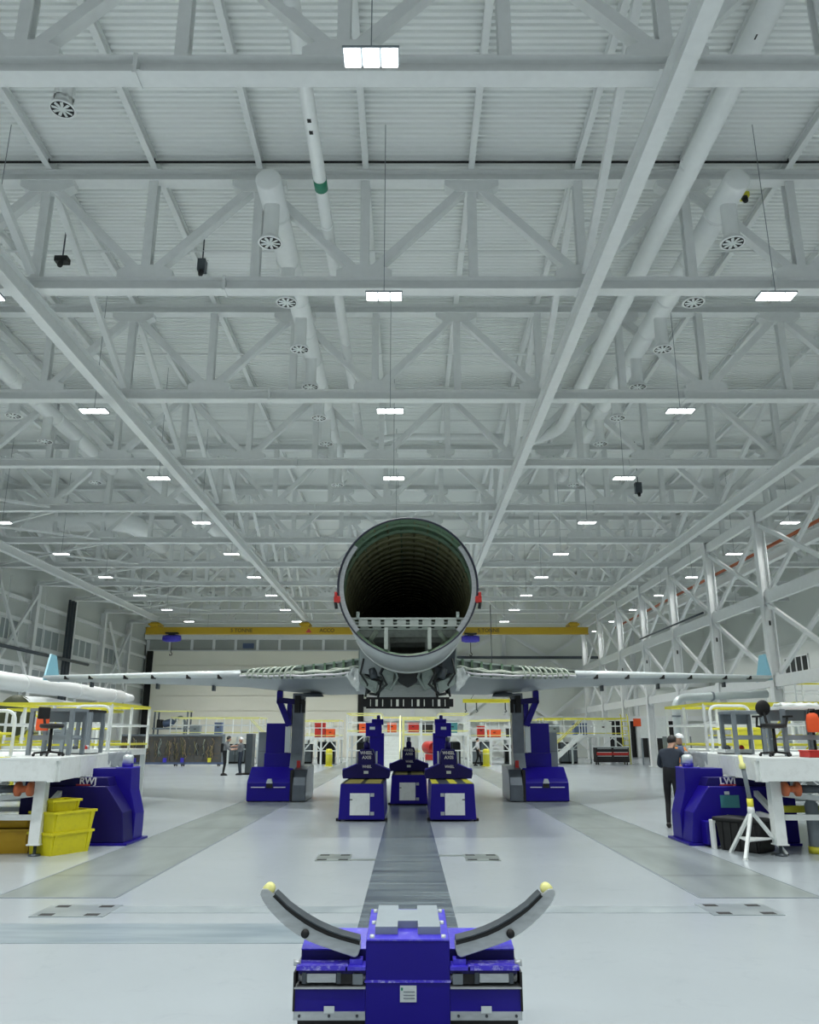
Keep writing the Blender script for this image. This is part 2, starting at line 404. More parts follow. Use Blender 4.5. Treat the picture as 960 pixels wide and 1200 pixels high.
# ------------------------------------------------------------------ lights
LZ = 10.5
def light_proto():
    r = empty('high_bay_light', (0,0,LZ), '', 'ceiling light', 'hanging LED lights in rows')
    b = MB(); b.box((-0.38,-0.16,0.012),(0.38,0.16,0.05)); b.build('housing', grym, r, bevel=0.006)
    for k in range(3):
        x = (k-1)*0.25
        b = MB(); b.box((x-0.108,-0.15,-0.012),(x+0.108,0.15,0.012)); b.build('lamp_module', led, r, bevel=0.006)
    b = MB(); b.tube([(0,0,0.09),(0,0,ZD-LZ-0.02)], 0.008, 5); b.build('power_cord', grym, r)
    return r
rows_x = [(-17.2,'nearest the left wall'),(-8.75,'left of the fuselage'),(-0.49,'down the middle of the hall'),(7.6,'right of the fuselage'),(16.2,'along the braced columns'),(23.5,'in the side bay')]
lp = light_proto(); n = 0
for rx, nm in rows_x:
    for j in range(-2, 11):  # farthest light of each row is added to brighten the back door
        y = 8.69+6.04*j
        if y < -8: continue
        if not (j < 0 and abs(rx) > 20):
          near = 0 <= j <= 3
          for mx_ in ((-0.25,0,0.25) if near else (0,)):
            L = bpy.data.lights.new('lamp_light', 'AREA'); L.shape = 'RECTANGLE'; L.size = 0.20 if near else 0.72; L.size_y = 0.28; L.energy = (90 if near else 270)*(0.2 if 15 < rx < 17 else 1.0); L.color = (0.99,1.0,0.985); L.spread = math.radians(132)
            lo = bpy.data.objects.new('lamp_light', L); C.objects.link(lo); lo.location = (rx+mx_, y, LZ-0.02)
        # only lights the frame can see get a body
        zc = y*CP+(LZ-EYE)*SP
        if zc < 1: continue
        u = CU+FPX*rx/zc; v = 600-FPX*((LZ-EYE)*CP-y*SP)/zc
        if u < -70 or u > 1030 or v < -40: continue
        o = lp if n == 0 else copy_tree(lp); n += 1
        o.location = (rx, y, LZ)
        o['label'] = 'three-panel LED light ahead of the %s, row %s' % ((ORD[j]+' truss') if j < NT else 'back wall', nm)
world = bpy.data.worlds.new('world'); bpy.context.scene.world = world; world.use_nodes = True
bg = world.node_tree.nodes['Background']; bg.inputs[0].default_value = (0.90,0.97,1.0,1); bg.inputs[1].default_value = 0.35

# ------------------------------------------------------------------ ducts and pipes in the roof
def duct_run(x, y0, y1, ys, label, r=0.275, zt=13.1):
    root = empty('air_duct', (x, y0, zt), label, 'air duct', 'white round air ducts with swirl outlets')
    b = MB(); b.lathe([(0,0),(r*0.9,0),(r,0.03),(r,y1-y0-0.03),(r*0.9,y1-y0),(0,y1-y0)], (0,0,0), (0,1,0), 20); b.build('duct_tube', galv, root)
    y = y0+1.2
    while y < y1:
        b = MB(); b.lathe([(r,-0.03),(r+0.018,-0.03),(r+0.018,0.03),(r,0.03)], (0,y-y0,0), (0,1,0), 20); b.build('duct_collar', galv, root); y += 1.8
    for yy in ys:
        drop(root, yy-y0)
    return root
def drop(root, y, top=0.0, bot=-1.15):
    b = MB(); b.lathe([(0.17,top),(0.17,bot+0.16),(0.24,bot+0.06)], (0,y,0), (0,0,1), 16); b.build('drop_pipe', galv, root)
    df = MB(); df.lathe([(0,0.05),(0.245,0.05),(0.27,0.0),(0.25,-0.015),(0.225,-0.004)], (0,y,bot), (0,0,1), 24)
    d = df.build('swirl_outlet', galv, root)
    k = MB(); k.lathe([(0,0.0),(0.225,0.0)], (0,y,bot-0.002), (0,0,1), 24); k.build('outlet_throat', blk, d)
    f = MB()
    for q in range(9):
        a = q*2*PI/9; M = Tr(0,y,bot-0.008) @ Rz(a)
        f.add([M @ Vector(p) for p in ((0.05,-0.02,0),(0.20,-0.005,0),(0.21,0.055,0.006),(0.12,0.05,0.006),(0.05,0.02,0))], [(0,1,2,3,4)])
    f.lathe([(0,-0.012),(0.055,-0.010)], (0,y,bot), (0,0,1), 14)
    f.build('swirl_vane', wht, d)
dY = [15.0+2.45*i for i in range(8)]
duct_run(-2.95, 14.4, 34.5, dY, 'white round air duct with a row of swirl outlets left of the centre line')
duct_run(6.97, 14.4, 34.5, dY, 'white round air duct with a row of swirl outlets right of the centre line')
duct_run(-13.0, 12.0, 33.5, [12.4,14.9,17.3,19.8,22.2,24.6,27.0,29.4,31.8], 'white round air duct with swirl outlets toward the left wall', r=0.27)
root = empty('air_duct', (-7.03, 13.5, 14.35), 'single round swirl outlet under the deck behind the first truss', 'air duct', 'white round air ducts with swirl outlets')
rb = MB(); rb.lathe([(0,0.75),(0.2,0.75),(0.2,0.3)], (0,0,-0.35), (0,0,1), 16); rb.build('duct_tube', galv, root)
drop(root, 0, top=0.1, bot=-0.3)
# drain pipes
def bend(pts, r):
    out = [Vector(pts[0])]
    for i in range(1, len(pts)-1):
        p, a, c = Vector(pts[i]), Vector(pts[i-1]), Vector(pts[i+1])
        d1 = (a-p).normalized(); d2 = (c-p).normalized()
        for k in range(7):
            t = k/6; out.append((p+d1*r)*(1-t)**2+2*p*t*(1-t)+(p+d2*r)*t*t)
    out.append(Vector(pts[-1])); return out
def pipe(name, pts, r, label, m=galv, rb=0.5, n=14, cat='pipe', bands=()):
    b = MB(); b.tube(bend(pts, rb), r, n); o = b.build(name, m)
    tag(o, label, cat); return o
root = empty('drain_pipe', (5.65,0,12.75), 'thick white roof pipe running back on the right, ending in an elbow', 'pipe')
b = MB(); b.tube(bend([(0,-6,0),(0,28.0,-0.05),(-1.6,29.3,-0.05)], 0.9), 0.205, 18); b.build('pipe_run', galv, root)
for y in (9.5, 13.5, 17.5, 21.5, 25.0):
    b = MB(); b.lathe([(0.205,-0.05),(0.222,-0.05),(0.222,0.05),(0.205,0.05)], (0,y,0), (0,1,0), 18); b.build('coupling', galv, root)
for y in (10.3,11.0,16.0,16.7,20.0):
    b = MB(); b.box((-0.09,y-0.05,-0.215),(-0.02,y+0.05,-0.19)); b.build('pipe_sticker', blk, root)
root = empty('drain_pipe', (-1.8,0,12.75), 'slim white roof pipe with a green band running back left of centre', 'pipe')
b = MB(); b.tube([(0,-6,0),(0,28.2,0)], 0.135, 14); b.build('pipe_run', galv, root)
b = MB(); b.lathe([(0.136,-0.16),(0.139,-0.16),(0.139,0.16),(0.136,0.16)], (0,14.1,0), (0,1,0), 16); b.build('green_band', greenlab, root)
for y in (12.2, 12.5):
    b = MB(); b.box((-0.04,y-0.04,-0.145),(0.03,y+0.04,-0.12)); b.build('pipe_sticker', blk, root)
for y in (9.0, 15.5, 21.0, 26.0):
    b = MB(); b.lathe([(0.135,-0.05),(0.15,-0.05),(0.15,0.05),(0.135,0.05)], (0,y,0), (0,1,0), 14); b.build('coupling', galv, root)
pipe('cross_pipe', [(-1.2,29.0,12.75),(-0.6,28.6,12.75),(3.6,28.6,12.75)], 0.12, 'white crosswise pipe joining the two roof pipes', rb=0.3)
# large crosswise duct near the left wall
pipe('air_duct', [(-22.5,40.5,12.6),(-14.5,40.5,12.6),(-14.5,46,12.6)], 0.5, 'big white elbowed duct in the roof near the left wall', rb=1.2, n=20, cat='air duct')
pipe('air_duct', [(-11.5,34,13.0),(-11.0,42,13.0),(-9.5,60,13.0)], 0.36, 'white round duct behind the far left light row', rb=1.2, n=18, cat='air duct')
# small boxes on the deck
def deck_box(u, v, Y, w, h, m, label, name='junction_box'):
    p = at(u, v, Y); r = empty(name, p, label, 'junction box')
    b = MB(); b.box((-w/2,-0.12,-h/2),(w/2,0.12,h/2)); b.build('casing', m, r, bevel=0.02)
    b = MB(); b.tube([(0,0,h/2),(0,0,max(h/2+0.05, ZD-p.z))], 0.02, 6); b.build('conduit', dgry, r)
    b = MB(); b.lathe([(0,-0.16),(0.06,-0.16),(0.08,-0.02),(0,-0.02)], (0,-0.05,-h/2), (0,0.4,1), 12); b.build('lens', blk, r)
deck_box(73, 305, 18.2, 0.34, 0.16, blk, 'small black box under the deck behind the upper left truss')
deck_box(237, 312, 19.0, 0.22, 0.36, dgry, 'dark dusty box hanging behind the second truss left of centre')
deck_box(871, 230, 17.0, 0.24, 0.14, yel, 'small yellow box under the deck at the upper right')
deck_box(748, 572, 34.5, 0.30, 0.5, dgry, 'dark box hanging behind the fifth truss right of the fuselage')
# heater tray seen behind the second truss
b = MB(); b.box((-1.3,-0.5,0),(1.3,0.5,0.12)); b.box((-1.35,-0.55,0.10),(1.35,0.55,0.13))
o = b.build('radiant_heater', galv); o.location = at(285, 305, 20.0); tag(o, 'long flat heater tray hung behind the second truss', 'heater')
for e in (-1.0, 1.0):
    b = MB(); b.tube([(e,0,0.13),(e,0,ZD-o.location.z)], 0.012, 5); b.build('hanger_rod', dgry, o)

# ------------------------------------------------------------------ right side columns, girts, braces
CX = 15.35
def column_proto():
    r = empty('steel_column', (CX,T0,0), '', 'column', 'white columns along the right side', kind='thing')
    b = MB(); b.hsec((0,0,0.03),(0,0,ZB+0.0),0.36,0.42,0.04, up=(1,0,0)); b.build('column_shaft', steel, r)
    b = MB(); b.box((-0.3,-0.3,0),(0.3,0.3,0.03)); b.build('base_plate', steel, r)
    for z in (4.0, 7.5):
        b = MB(); b.box((-0.03,-0.42,z-0.34),(0.03,0.42,z+0.34)); b.build('connection_plate', steel, r)
    b = MB(); b.box((-0.08,-0.19,6.3),(0.0,-0.17,6.5)); b.build('name_tag', blk, r)
    return r
cpx = column_proto()
for i in range(1, NT):
    o = cpx if i == 1 else copy_tree(cpx)
    o.location.y = T0+TD*i
    o['label'] = 'white steel column under the right end of the %s truss from the front' % ORD[i]
for z, h, nm in ((4.0,0.46,'lowest'),(7.5,0.5,'middle'),(11.05,0.42,'topmost')):
    b = MB(); b.ext([(-0.09,-h/2),(0.09,-h/2),(0.09,h/2),(-0.09,h/2)], (CX-0.02,T0+TD-1,z), (CX-0.02,YB-0.2,z))
    o = b.build('wall_girt', steel); tag(o, '%s long white beam joining the right-hand row of columns' % nm, 'beam', 'beams along the column row', 'thing')
xb = empty('cross_brace', (CX,0,0), '', 'brace', 'X braces between the right-hand columns')
for (p, q) in (((0,0.25,0),(0,TD-0.25,1)),((0,0.25,1),(0,TD-0.25,0))):
    b = MB(); e = 0.07 if p[2] else -0.07
    z = lambda t: 0.30+t*2.85
    b.beam((e,p[1],z(p[2])),(e,q[1],z(q[2])),0.13,0.17); b.build('brace_member', steel, xb)
first = True
for i in range(1, NT-1):
    for z, nm in ((4.0,'lower'),(7.5,'upper')):
        o = xb if first else copy_tree(xb); first = False
        o.location = (CX+0.05, T0+TD*i, z)
        o['label'] = '%s white X brace between the columns under the %s and %s trusses' % (nm, ORD[i], ORD[i+1])
runway(18.4, 20, 70, 'white crane rail in the side bay behind the columns', z0=10.3, h=0.5, w=0.3)
b = MB(); b.box((-0.06,20,-0.06),(0.06,70,0.06)); o = b.build('conductor_bar', rust); o.location = (18.1,0,10.95); tag(o, 'long orange conductor bar along the side bay crane rail', 'conductor bar')
# dark hanging rail (long thin pipe) by the columns
b = MB(); b.tube([(14.4,39,7.6),(14.4,50,7.6)], 0.05, 8); o = b.build('hanging_rail', dgry); tag(o, 'dark thin rail hung level beside the right columns', 'rail')
for y in (40,45,49.5):
    b = MB(); b.tube([(14.4,y,7.65),(14.4,y,ZB)], 0.015, 5); b.build('hanger_rod', steel, o)
# windows on the right wall
def window(n, M, w, h, cols, rows_, m=glass, fr=steel):
    r = bpy.data.objects.new('window_%d' % n, None); C.objects.link(r); r['kind'] = 'structure'; r.matrix_world = M
    b = MB(); b.box((-w/2,-0.02,-h/2),(w/2,0.0,h/2)); o = b.build('pane', m, r)
    b = MB()
    for i in range(cols+1): x = -w/2+w*i/cols; b.box((x-0.05,-0.07,-h/2-0.05),(x+0.05,0.02,h/2+0.05))
    for i in range(rows_+1): z = -h/2+h*i/rows_; b.box((-w/2-0.05,-0.065,z-0.05),(w/2+0.05,0.02,z+0.05))
    b.build('frame', fr, r); return r
wn = 0
for y in (42.0, 47.5, 53.0, 58.5):
    wn += 1; window(wn, Tr(XR-0.01,y,6.8) @ Rz(PI/2) @ Rz(PI), 3.6, 1.1, 4, 1) if False else window(wn, Tr(XR-0.03,y,6.8) @ Rz(-PI/2), 3.6, 1.1, 4, 1)
# horizontal joints on the right wall, girts
tn = 20
for z in (3.6, 5.6, 8.2):
    tn += 1; b = MB(); b.box((XR-0.06,YF+1,z),(XR-0.005,YB-0.1,z+0.10)); struct(b.build('trim_%d' % tn, steel))
# opening at the back of the side bay; black sheet paints its dark inside
d = bpy.data.objects.new('door_2', None); C.objects.link(d); d['kind'] = 'structure'; d.location = (21.3,YB-0.02,0)
b = MB(); b.box((-3.2,-0.03,0),(3.2,0.0,3.3)); b.build('panel', blk, d)
b = MB(); b.box((-3.4,-0.12,3.3),(3.4,0,3.55)); b.box((-3.45,-0.12,0),(-3.2,0,3.55)); b.box((3.2,-0.12,0),(3.45,0,3.55)); b.build('frame', steel, d)

# ------------------------------------------------------------------ back wall
d = bpy.data.objects.new('door_1', None); C.objects.link(d); d['kind'] = 'structure'; d.location = (0,YB-0.4,0)
b = MB(); n = 7; zt = 9.5
for i in range(n):
    b.box((-23.7,-0.1,zt*i/n+0.02),(-4.6,0.2,zt*(i+1)/n-0.02))
b.box((-23.7,0.02,0),(-4.6,0.2,zt))
b.build('panel', doorw, d)
b = MB(); b.box((-24.3,-0.12,0),(-23.75,0.1,zt)); b.box((-4.55,-0.12,0),(-4.05,0.1,zt)); b.build('jamb_seal', blk, d)
tn += 1; b = MB(); b.box((-24.5,YB-0.9,10.55),(-3.0,YB-0.02,11.05)); struct(b.build('trim_%d' % tn, steel))
# clerestory band above the door
bandm = mat('clerestory_panel_grey', rgb(160,165,160), 0.4, var=0.12, scale=0.6)
wr = bpy.data.objects.new('window_5', None); C.objects.link(wr); wr['kind'] = 'structure'; wr.location = (0,YB-0.3,0)
b = MB(); b.box((-24.4,0,9.5),(-3.6,0.05,10.55)); b.build('pane', bandm, wr)
b = MB()
for i in range(11):
    x = -24.3+i*2.05; b.box((x-0.12,-0.12,9.5),(x+0.12,0,10.55))
b.box((-24.4,-0.14,9.45),(-3.6,0.0,9.6)); b.build('frame', steel, wr)
b = MB(); b.box((-15.4,-0.25,9.75),(-14.4,-0.02,10.2)); b.build('blind', bluegrey, wr)
# braced steel on the back wall, right half
for k, x in enumerate((-3.2, 0.4, 9.0, 17.0, 21.0)):
    b = MB(); b.hsec((x,YB-0.25,0),(x,YB-0.25,ZB),0.4,0.4,0.04, up=(1,0,0)); o = b.build('wall_column', steel)
    tag(o, 'white wind column on the back wall, %s from the hangar door' % ORD[k], 'column', 'columns on the back wall', 'thing')
def back_brace(x0, x1, z0, z1, label):
    r = empty('cross_brace', (x0,YB-0.3,z0), label, 'brace', 'X braces on the back wall')
    for (a, c, e) in ((0,1,0.0),(1,0,-0.16)):
        b = MB(); b.beam((0.3,e,(z1-z0)*a),(x1-x0-0.3,e,(z1-z0)*c),0.16,0.3); b.build('brace_member', steel, r)
back_brace(0.4,9.0,6.6,11.2,'upper white X brace on the back wall right of the fuselage')
back_brace(9.0,17.0,6.6,11.2,'upper white X brace on the back wall near the column row')
back_brace(0.4,9.0,0.5,6.2,'lower white X brace on the back wall right of the fuselage')
back_brace(9.0,17.0,0.5,6.2,'lower white X brace on the back wall near the column row')
for z in (6.4, 3.4):
    tn += 1; b = MB(); b.box((-4.0,YB-0.5,z-0.22),(27.5,YB-0.06,z+0.22)); struct(b.build('trim_%d' % tn, steel))
b = MB(); b.box((3.0,YB-0.75,8.75),(19,YB-0.6,9.0)); o = b.build('hanging_rail', dgry); tag(o, 'dark horizontal rail on the back wall right of the fuselage', 'rail')

# ------------------------------------------------------------------ left wall
for i in range(3, NT):
    y = T0+TD*i
    b = MB(); b.hsec((XL+0.22,y,0),(XL+0.22,y,ZB),0.42,0.42,0.04, up=(1,0,0)); o = b.build('wall_column', steel)
    tag(o, 'white wall column under the left end of the %s truss' % ORD[i], 'column', 'columns on the left wall', 'thing')
for z in (4.6, 6.2, 7.4, 8.9, 10.2):
    tn += 1; b = MB(); b.box((XL+0.005,YF+1,z-0.11),(XL+0.2,YB-0.2,z+0.11)); struct(b.build('trim_%d' % tn, steel))
wn = 5
for i in range(4, NT-1):
    y = T0+TD*i+TD/2
    for z in (5.4, 8.15):
        wn += 1; window(wn, Tr(XL+0.04,y-0.4,z) @ Rz(PI/2), 3.6, 1.3, 3, 1, m=translucent)
for i, z0 in ((6,4.7),(9,4.7)):
    r = empty('cross_brace', (XL+0.45,T0+TD*i,z0), 'white X brace on the left wall behind the %s truss' % ORD[i], 'brace', 'X braces on the left wall')
    for a, c, e in ((0,1,0.0),(1,0,0.15)):
        b = MB(); b.beam((e,0.3,6*a),(e,TD-0.3,6*c),0.13,0.2); b.build('brace_member', steel, r)
b = MB(); b.lathe([(0.0,0),(0.55,0),(0.55,11),(0,11)], (0,0,0), (0,0,1), 20); o = b.build('wall_duct', galv); o.location = (XL+0.95,44.8,0); tag(o, 'fat white vertical duct against the left wall at the picture edge', 'duct')
for k, (y, x) in enumerate(((56.6,0.6),(57.1,0.6),(57.55,0.6))):
    b = MB(); b.tube([(0,0,0),(0,0,ZB-0.2)], (0.1,0.13,0.09)[k], 10); o = b.build('riser_pipe', dgry); o.location = (XL+x,y,0)
    tag(o, 'dark vertical riser pipe on the left wall, %s of three' % ('nearest','middle and thickest','farthest')[k], 'pipe', 'dark risers on the left wall')
b = MB(); b.tube([(XL+1.0,46,6.9),(XL+1.0,60,6.9)], 0.11, 8); o = b.build('hanging_rail', dgry); tag(o, 'dark level rail along the left wall above the wing tip', 'rail')
for y in (47,52,57):
    b = MB(); b.tube([(XL+1.0,y,6.95),(XL+1.0,y,ZB-0.3)], 0.025, 6); b.build('hanger_rod', steel, o)
# long white tube at left
root = empty('air_duct', (-17.0,20,4.05), 'long white tube running back along the left side at wing height', 'air duct')
b = MB(); b.tube([(0,0,0),(0,28.6,0)], 0.36, 20); b.build('duct_tube', galv, root)
b = MB(); b.tube([(0,28.6,0),(0,30.5,0)], [0.30,0.22], 16); b.build('duct_tail', galv, root)
for y in (11,16,22,27):
    b = MB(); b.lathe([(0.36,-0.06),(0.385,-0.06),(0.385,0.06),(0.36,0.06)], (0,y,0), (0,1,0), 20); b.build('duct_collar', galv, root)
    b = MB(); b.box((-0.05,y-0.03,-4.05),(0.05,y+0.03,-0.34)); b.build('support_post', steel, root)

# ------------------------------------------------------------------ bridge crane
root = empty('bridge_crane', (0,66,10.15), 'long yellow overhead bridge crane across the back of the hall', 'crane')
b = MB(); b.hsec((-21.5,0,0),(14.8,0,0),0.5,0.56,0.04); b.build('girder', crane_y, root)
b = MB(); b.box((-21.4,-0.262,-0.24),(14.7,-0.258,0.24)); b.build('girder_web', crane_y, root)
for x in (-20.7,-8.4,3.95,13.55):
    b = MB(); b.box((x-0.32,-0.5,0.282),(x+0.32,0.5,0.66)); b.box((x-0.45,-0.65,0.40),(x+0.45,0.65,0.55)); b.build('end_truck', crane_y, root, bevel=0.02)
text('5 TONNE', 'capacity_lettering', 0.42, (-13.6,-0.27,0), (PI/2,0,0), letterd, root)
text('ACCO', 'maker_lettering', 0.42, (-6.6,-0.27,0), (PI/2,0,0), letterd, root)
b = MB(); b.prism([(-8.35,-0.16),(-8.1,0.18),(-7.85,-0.16)], 'y', -0.275, -0.262); b.build('maker_emblem', letterr, root)
text('ACCO', 'maker_lettering', 0.42, (2.2,-0.27,0), (PI/2,0,0), letterd, root)
text('5 TONNE', 'capacity_lettering', 0.42, (6.6,-0.27,0), (PI/2,0,0), letterd, root)
def hoist(x, z, label):
    r = empty('chain_hoist', (x,65.6,z), label, 'hoist', 'blue hoists on the bridge crane')
    b = MB(); b.lathe([(0,-0.75),(0.22,-0.72),(0.30,-0.4),(0.30,0.4),(0.22,0.72),(0,0.75)], (0,0,0), (1,0,0), 16); b.build('motor_drum', bluet, r)
    b = MB(); b.box((-0.25,-0.2,0.2),(0.25,0.2,0.42)); b.box((-0.5,-0.3,0.36),(0.5,0.3,0.46)); b.build('trolley', blk, r)
    b = MB(); b.tube([(0,0,-0.28),(0,0,-1.1)], 0.03, 6); b.tube([(0,0,-1.1),(0.1,0,-1.2),(0.08,0,-1.35),(-0.06,0,-1.36),(-0.1,0,-1.27)], 0.035, 6); b.build('chain_hook', blk, r)
hoist(-19.2, 9.5, 'blue chain hoist at the left end of the yellow crane')
hoist(5.1, 9.45, 'blue chain hoist on the crane just right of the fuselage')

# ------------------------------------------------------------------ aircraft
FZ, FY, FR = 4.57, 15.3, 1.36
navyedge = mat('dark_navy_edge_seal', (0.012,0.014,0.035,1), 0.5)
air = empty('aircraft', (0,FY,0), 'unfinished business jet with open fuselage barrel facing front, on blue jacks', 'aircraft')
def ring_rows(r, y0, y1, n=64, a0=0, a1=2*PI, cz=FZ):
    return [[(r*math.sin(a0+(a1-a0)*k/n), y, cz-r*math.cos(a0+(a1-a0)*k/n)) for k in range(n+1)] for y in (y0, y1)]
def shell(b, ro, ri, y0, y1, n=64):
    b.lathe([(ri,y0),(ro,y0),(ro,y1),(ri,y1),(ri,y0)], (0,0,FZ), (0,1,0), n)
b = MB(); shell(b, FR, FR-0.012, 0.02, 3.75); b.build('forward_skin', skin_al, air)
# upper skin over the wing and rear barrel
def arc_shell(y0, y1, half, ro, ri, n=48, taper=0.0):
    b = MB(); rows = []
    for y in (y0, y1):
        for r in (ro, ri):
            rows.append([( r*math.sin(-half+2*half*k/n), y, FZ+r*math.cos(-half+2*half*k/n)) for k in range(n+1)])
    b.grid([rows[0], rows[2], rows[3], rows[1], rows[0]], smooth=False); return b
arc_shell(3.75, 11.0, math.radians(122), FR, FR-0.012).build('centre_skin', skin_al, air)
b = MB(); rows = []
for i in range(9):
    t = i/8; r = FR*(1-0.75*t**1.6); z = FZ+0.35*t
    rows.append([(r*math.sin(2*PI*k/32), 11+9*t, z-r*math.cos(2*PI*k/32)) for k in range(32)])
b.grid(rows, closed=True); b.build('tail_cone', gprimer, air)
# interior liner, frames, stringers
b = MB(); shell(b, FR-0.013, FR-0.02, 0.03, 1.15); b.build('forward_liner', primer, air)
b = MB(); shell(b, FR-0.013, FR-0.02, 1.15, 13.0); b.build('cabin_liner', olive, air)
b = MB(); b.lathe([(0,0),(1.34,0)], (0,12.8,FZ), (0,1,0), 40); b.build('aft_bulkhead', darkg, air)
b = MB(); b.lathe([(FR-0.022,0.0),(FR+0.006,0.0),(FR+0.006,0.05),(FR-0.022,0.05),(FR-0.022,0.0)], (0,0,FZ), (0,1,0), 64); b.build('barrel_edge', navyedge, air)
navyedge_done = True
b = MB()
for s in (-1, 1):
    rows = []
    for y, ri, ro in ((0.06,FR-0.13,FR-0.021),(0.5,FR-0.13,FR-0.021)):
        pass
    n = 20; a0, a1 = math.radians(48), math.radians(128)
    pts = []
    rows = [[(s*r*math.sin(a0+(a1-a0)*k/n), y, FZ-r*math.cos(a0+(a1-a0)*k/n)) for k in range(n+1)] for (r, y) in ((FR-0.03,0.06),(FR-0.115,0.06),(FR-0.115,0.14),(FR-0.03,0.14),(FR-0.03,0.06))]
    b2 = MB(); b2.grid(rows, smooth=False); b2.build('splice_strap', alu, air)
fr = None
for i in range(24):
    y = 0.35+0.52*i
    b = MB(); b.lathe([(FR-0.02,-0.03),(FR-0.085,-0.03),(FR-0.085,0.03),(FR-0.075,0.03),(FR-0.075,-0.02),(FR-0.02,-0.02)], (0,0,FZ), (0,1,0), 56)
    if fr is None: fr = b.build('fuselage_frame', primer, air); fr.location = (0,y,0)
    elif i < 2: o = b.build('fuselage_frame', primer, air); o.location = (0,y,0)
    elif i == 2: f2 = b.build('fuselage_frame', olive, air); f2.location = (0,y,0)
    else: o = f2.copy(); C.objects.link(o); o.location = (0,y,0); o.parent = air
for k in range(30):
    a = 2*PI*(k+0.5)/30; r = FR-0.032
    if abs(math.degrees(a)-180) > 145: continue
    p = (r*math.sin(a), 0.2, FZ-r*math.cos(a)); q = (p[0], 12.7, p[2])
    b = MB(); b.beam(p, q, 0.03, 0.03); b.build('stringer', olive if k % 3 else primer, air)
# floor beams and posts
beamgrey = mat('pale_beam_primer', rgb(176,184,178), 0.45, 0.1, var=0.1)
fz = 3.90
hw = math.sqrt((FR-0.06)**2-(FZ-fz)**2)
def floor_beam(y, m, holes=True):
    b = MB(); n = 9; z0, z1 = fz-0.08, fz+0.09
    b.box((-hw,y-0.03,z0),(hw,y+0.03,z0+0.035)); b.box((-hw,y-0.03,z1-0.035),(hw,y+0.03,z1))
    xs = [-hw+2*hw*i/n for i in range(n+1)]
    for i, x in enumerate(xs): b.box((max(-hw,x-0.085),y-0.012,z0+0.03),(min(hw,x+0.085),y+0.012,z1-0.03))
    return b.build('floor_beam', m, air)
floor_beam(0.3, beamgrey); floor_beam(0.85, gprimer)
for y in (1.9,2.9,3.9,4.9,6,7,8): 
    b = MB(); b.box((-hw,y-0.03,fz-0.1),(hw,y+0.03,fz+0.06)); b.build('floor_beam', gprimer, air)
for x in (-0.42, 0.42):
    zb = FZ-math.sqrt((FR-0.1)**2-x*x)
    b = MB(); b.box((x-0.035,0.27,zb),(x+0.035,0.34,fz-0.1)); b.build('floor_post', beamgrey, air)
    for y in (0.9,1.9,2.9):
        b = MB(); b.box((x-0.03,y-0.03,zb),(x+0.03,y+0.03,fz-0.1)); b.build('floor_post', gprimer, air)
for s in (-1,1):
    b = MB(); b.box((s*0.97-0.03,0.24,fz+0.08),(s*0.97+0.03,0.30,fz+0.20)); b.build('bracket', gprimer, air)
    b = MB(); b.tube([(s*0.62,0.5,fz-0.15),(s*0.75,0.7,fz-0.3),(s*0.7,1.4,fz-0.35),(s*0.5,2.5,fz-0.4)], 0.05, 8); b.build('hose', hose, air)
# red clamps on the barrel sides
for s in (-1,1):
    r0 = MB(); r0.box((s*1.30,-0.04,4.24),(s*1.42,0.10,4.36)); r0.box((s*1.36,-0.05,4.34),(s*1.41,0.08,4.44)); c = r0.build('side_clamp', red, air, bevel=0.01)
    r1 = MB(); r1.tube([(s*1.39,0.0,4.25),(s*1.37,0.0,4.12)], 0.03, 8); r1.build('clamp_handle', blk, c)
# rim of the lower skin edge
b = MB(); n = 40; a0 = math.radians(-62)
rows = [[(r*math.sin(a0-2*a0*k/n), y, FZ-r*math.cos(a0-2*a0*k/n)) for k in range(n+1)] for (r, y) in ((FR+0.002,3.55),(FR+0.022,3.55),(FR+0.022,3.82),(FR-0.05,3.82),(FR-0.05,3.75))]
b.grid(rows, smooth=False); b.build('skin_edge_strap', wht, air)
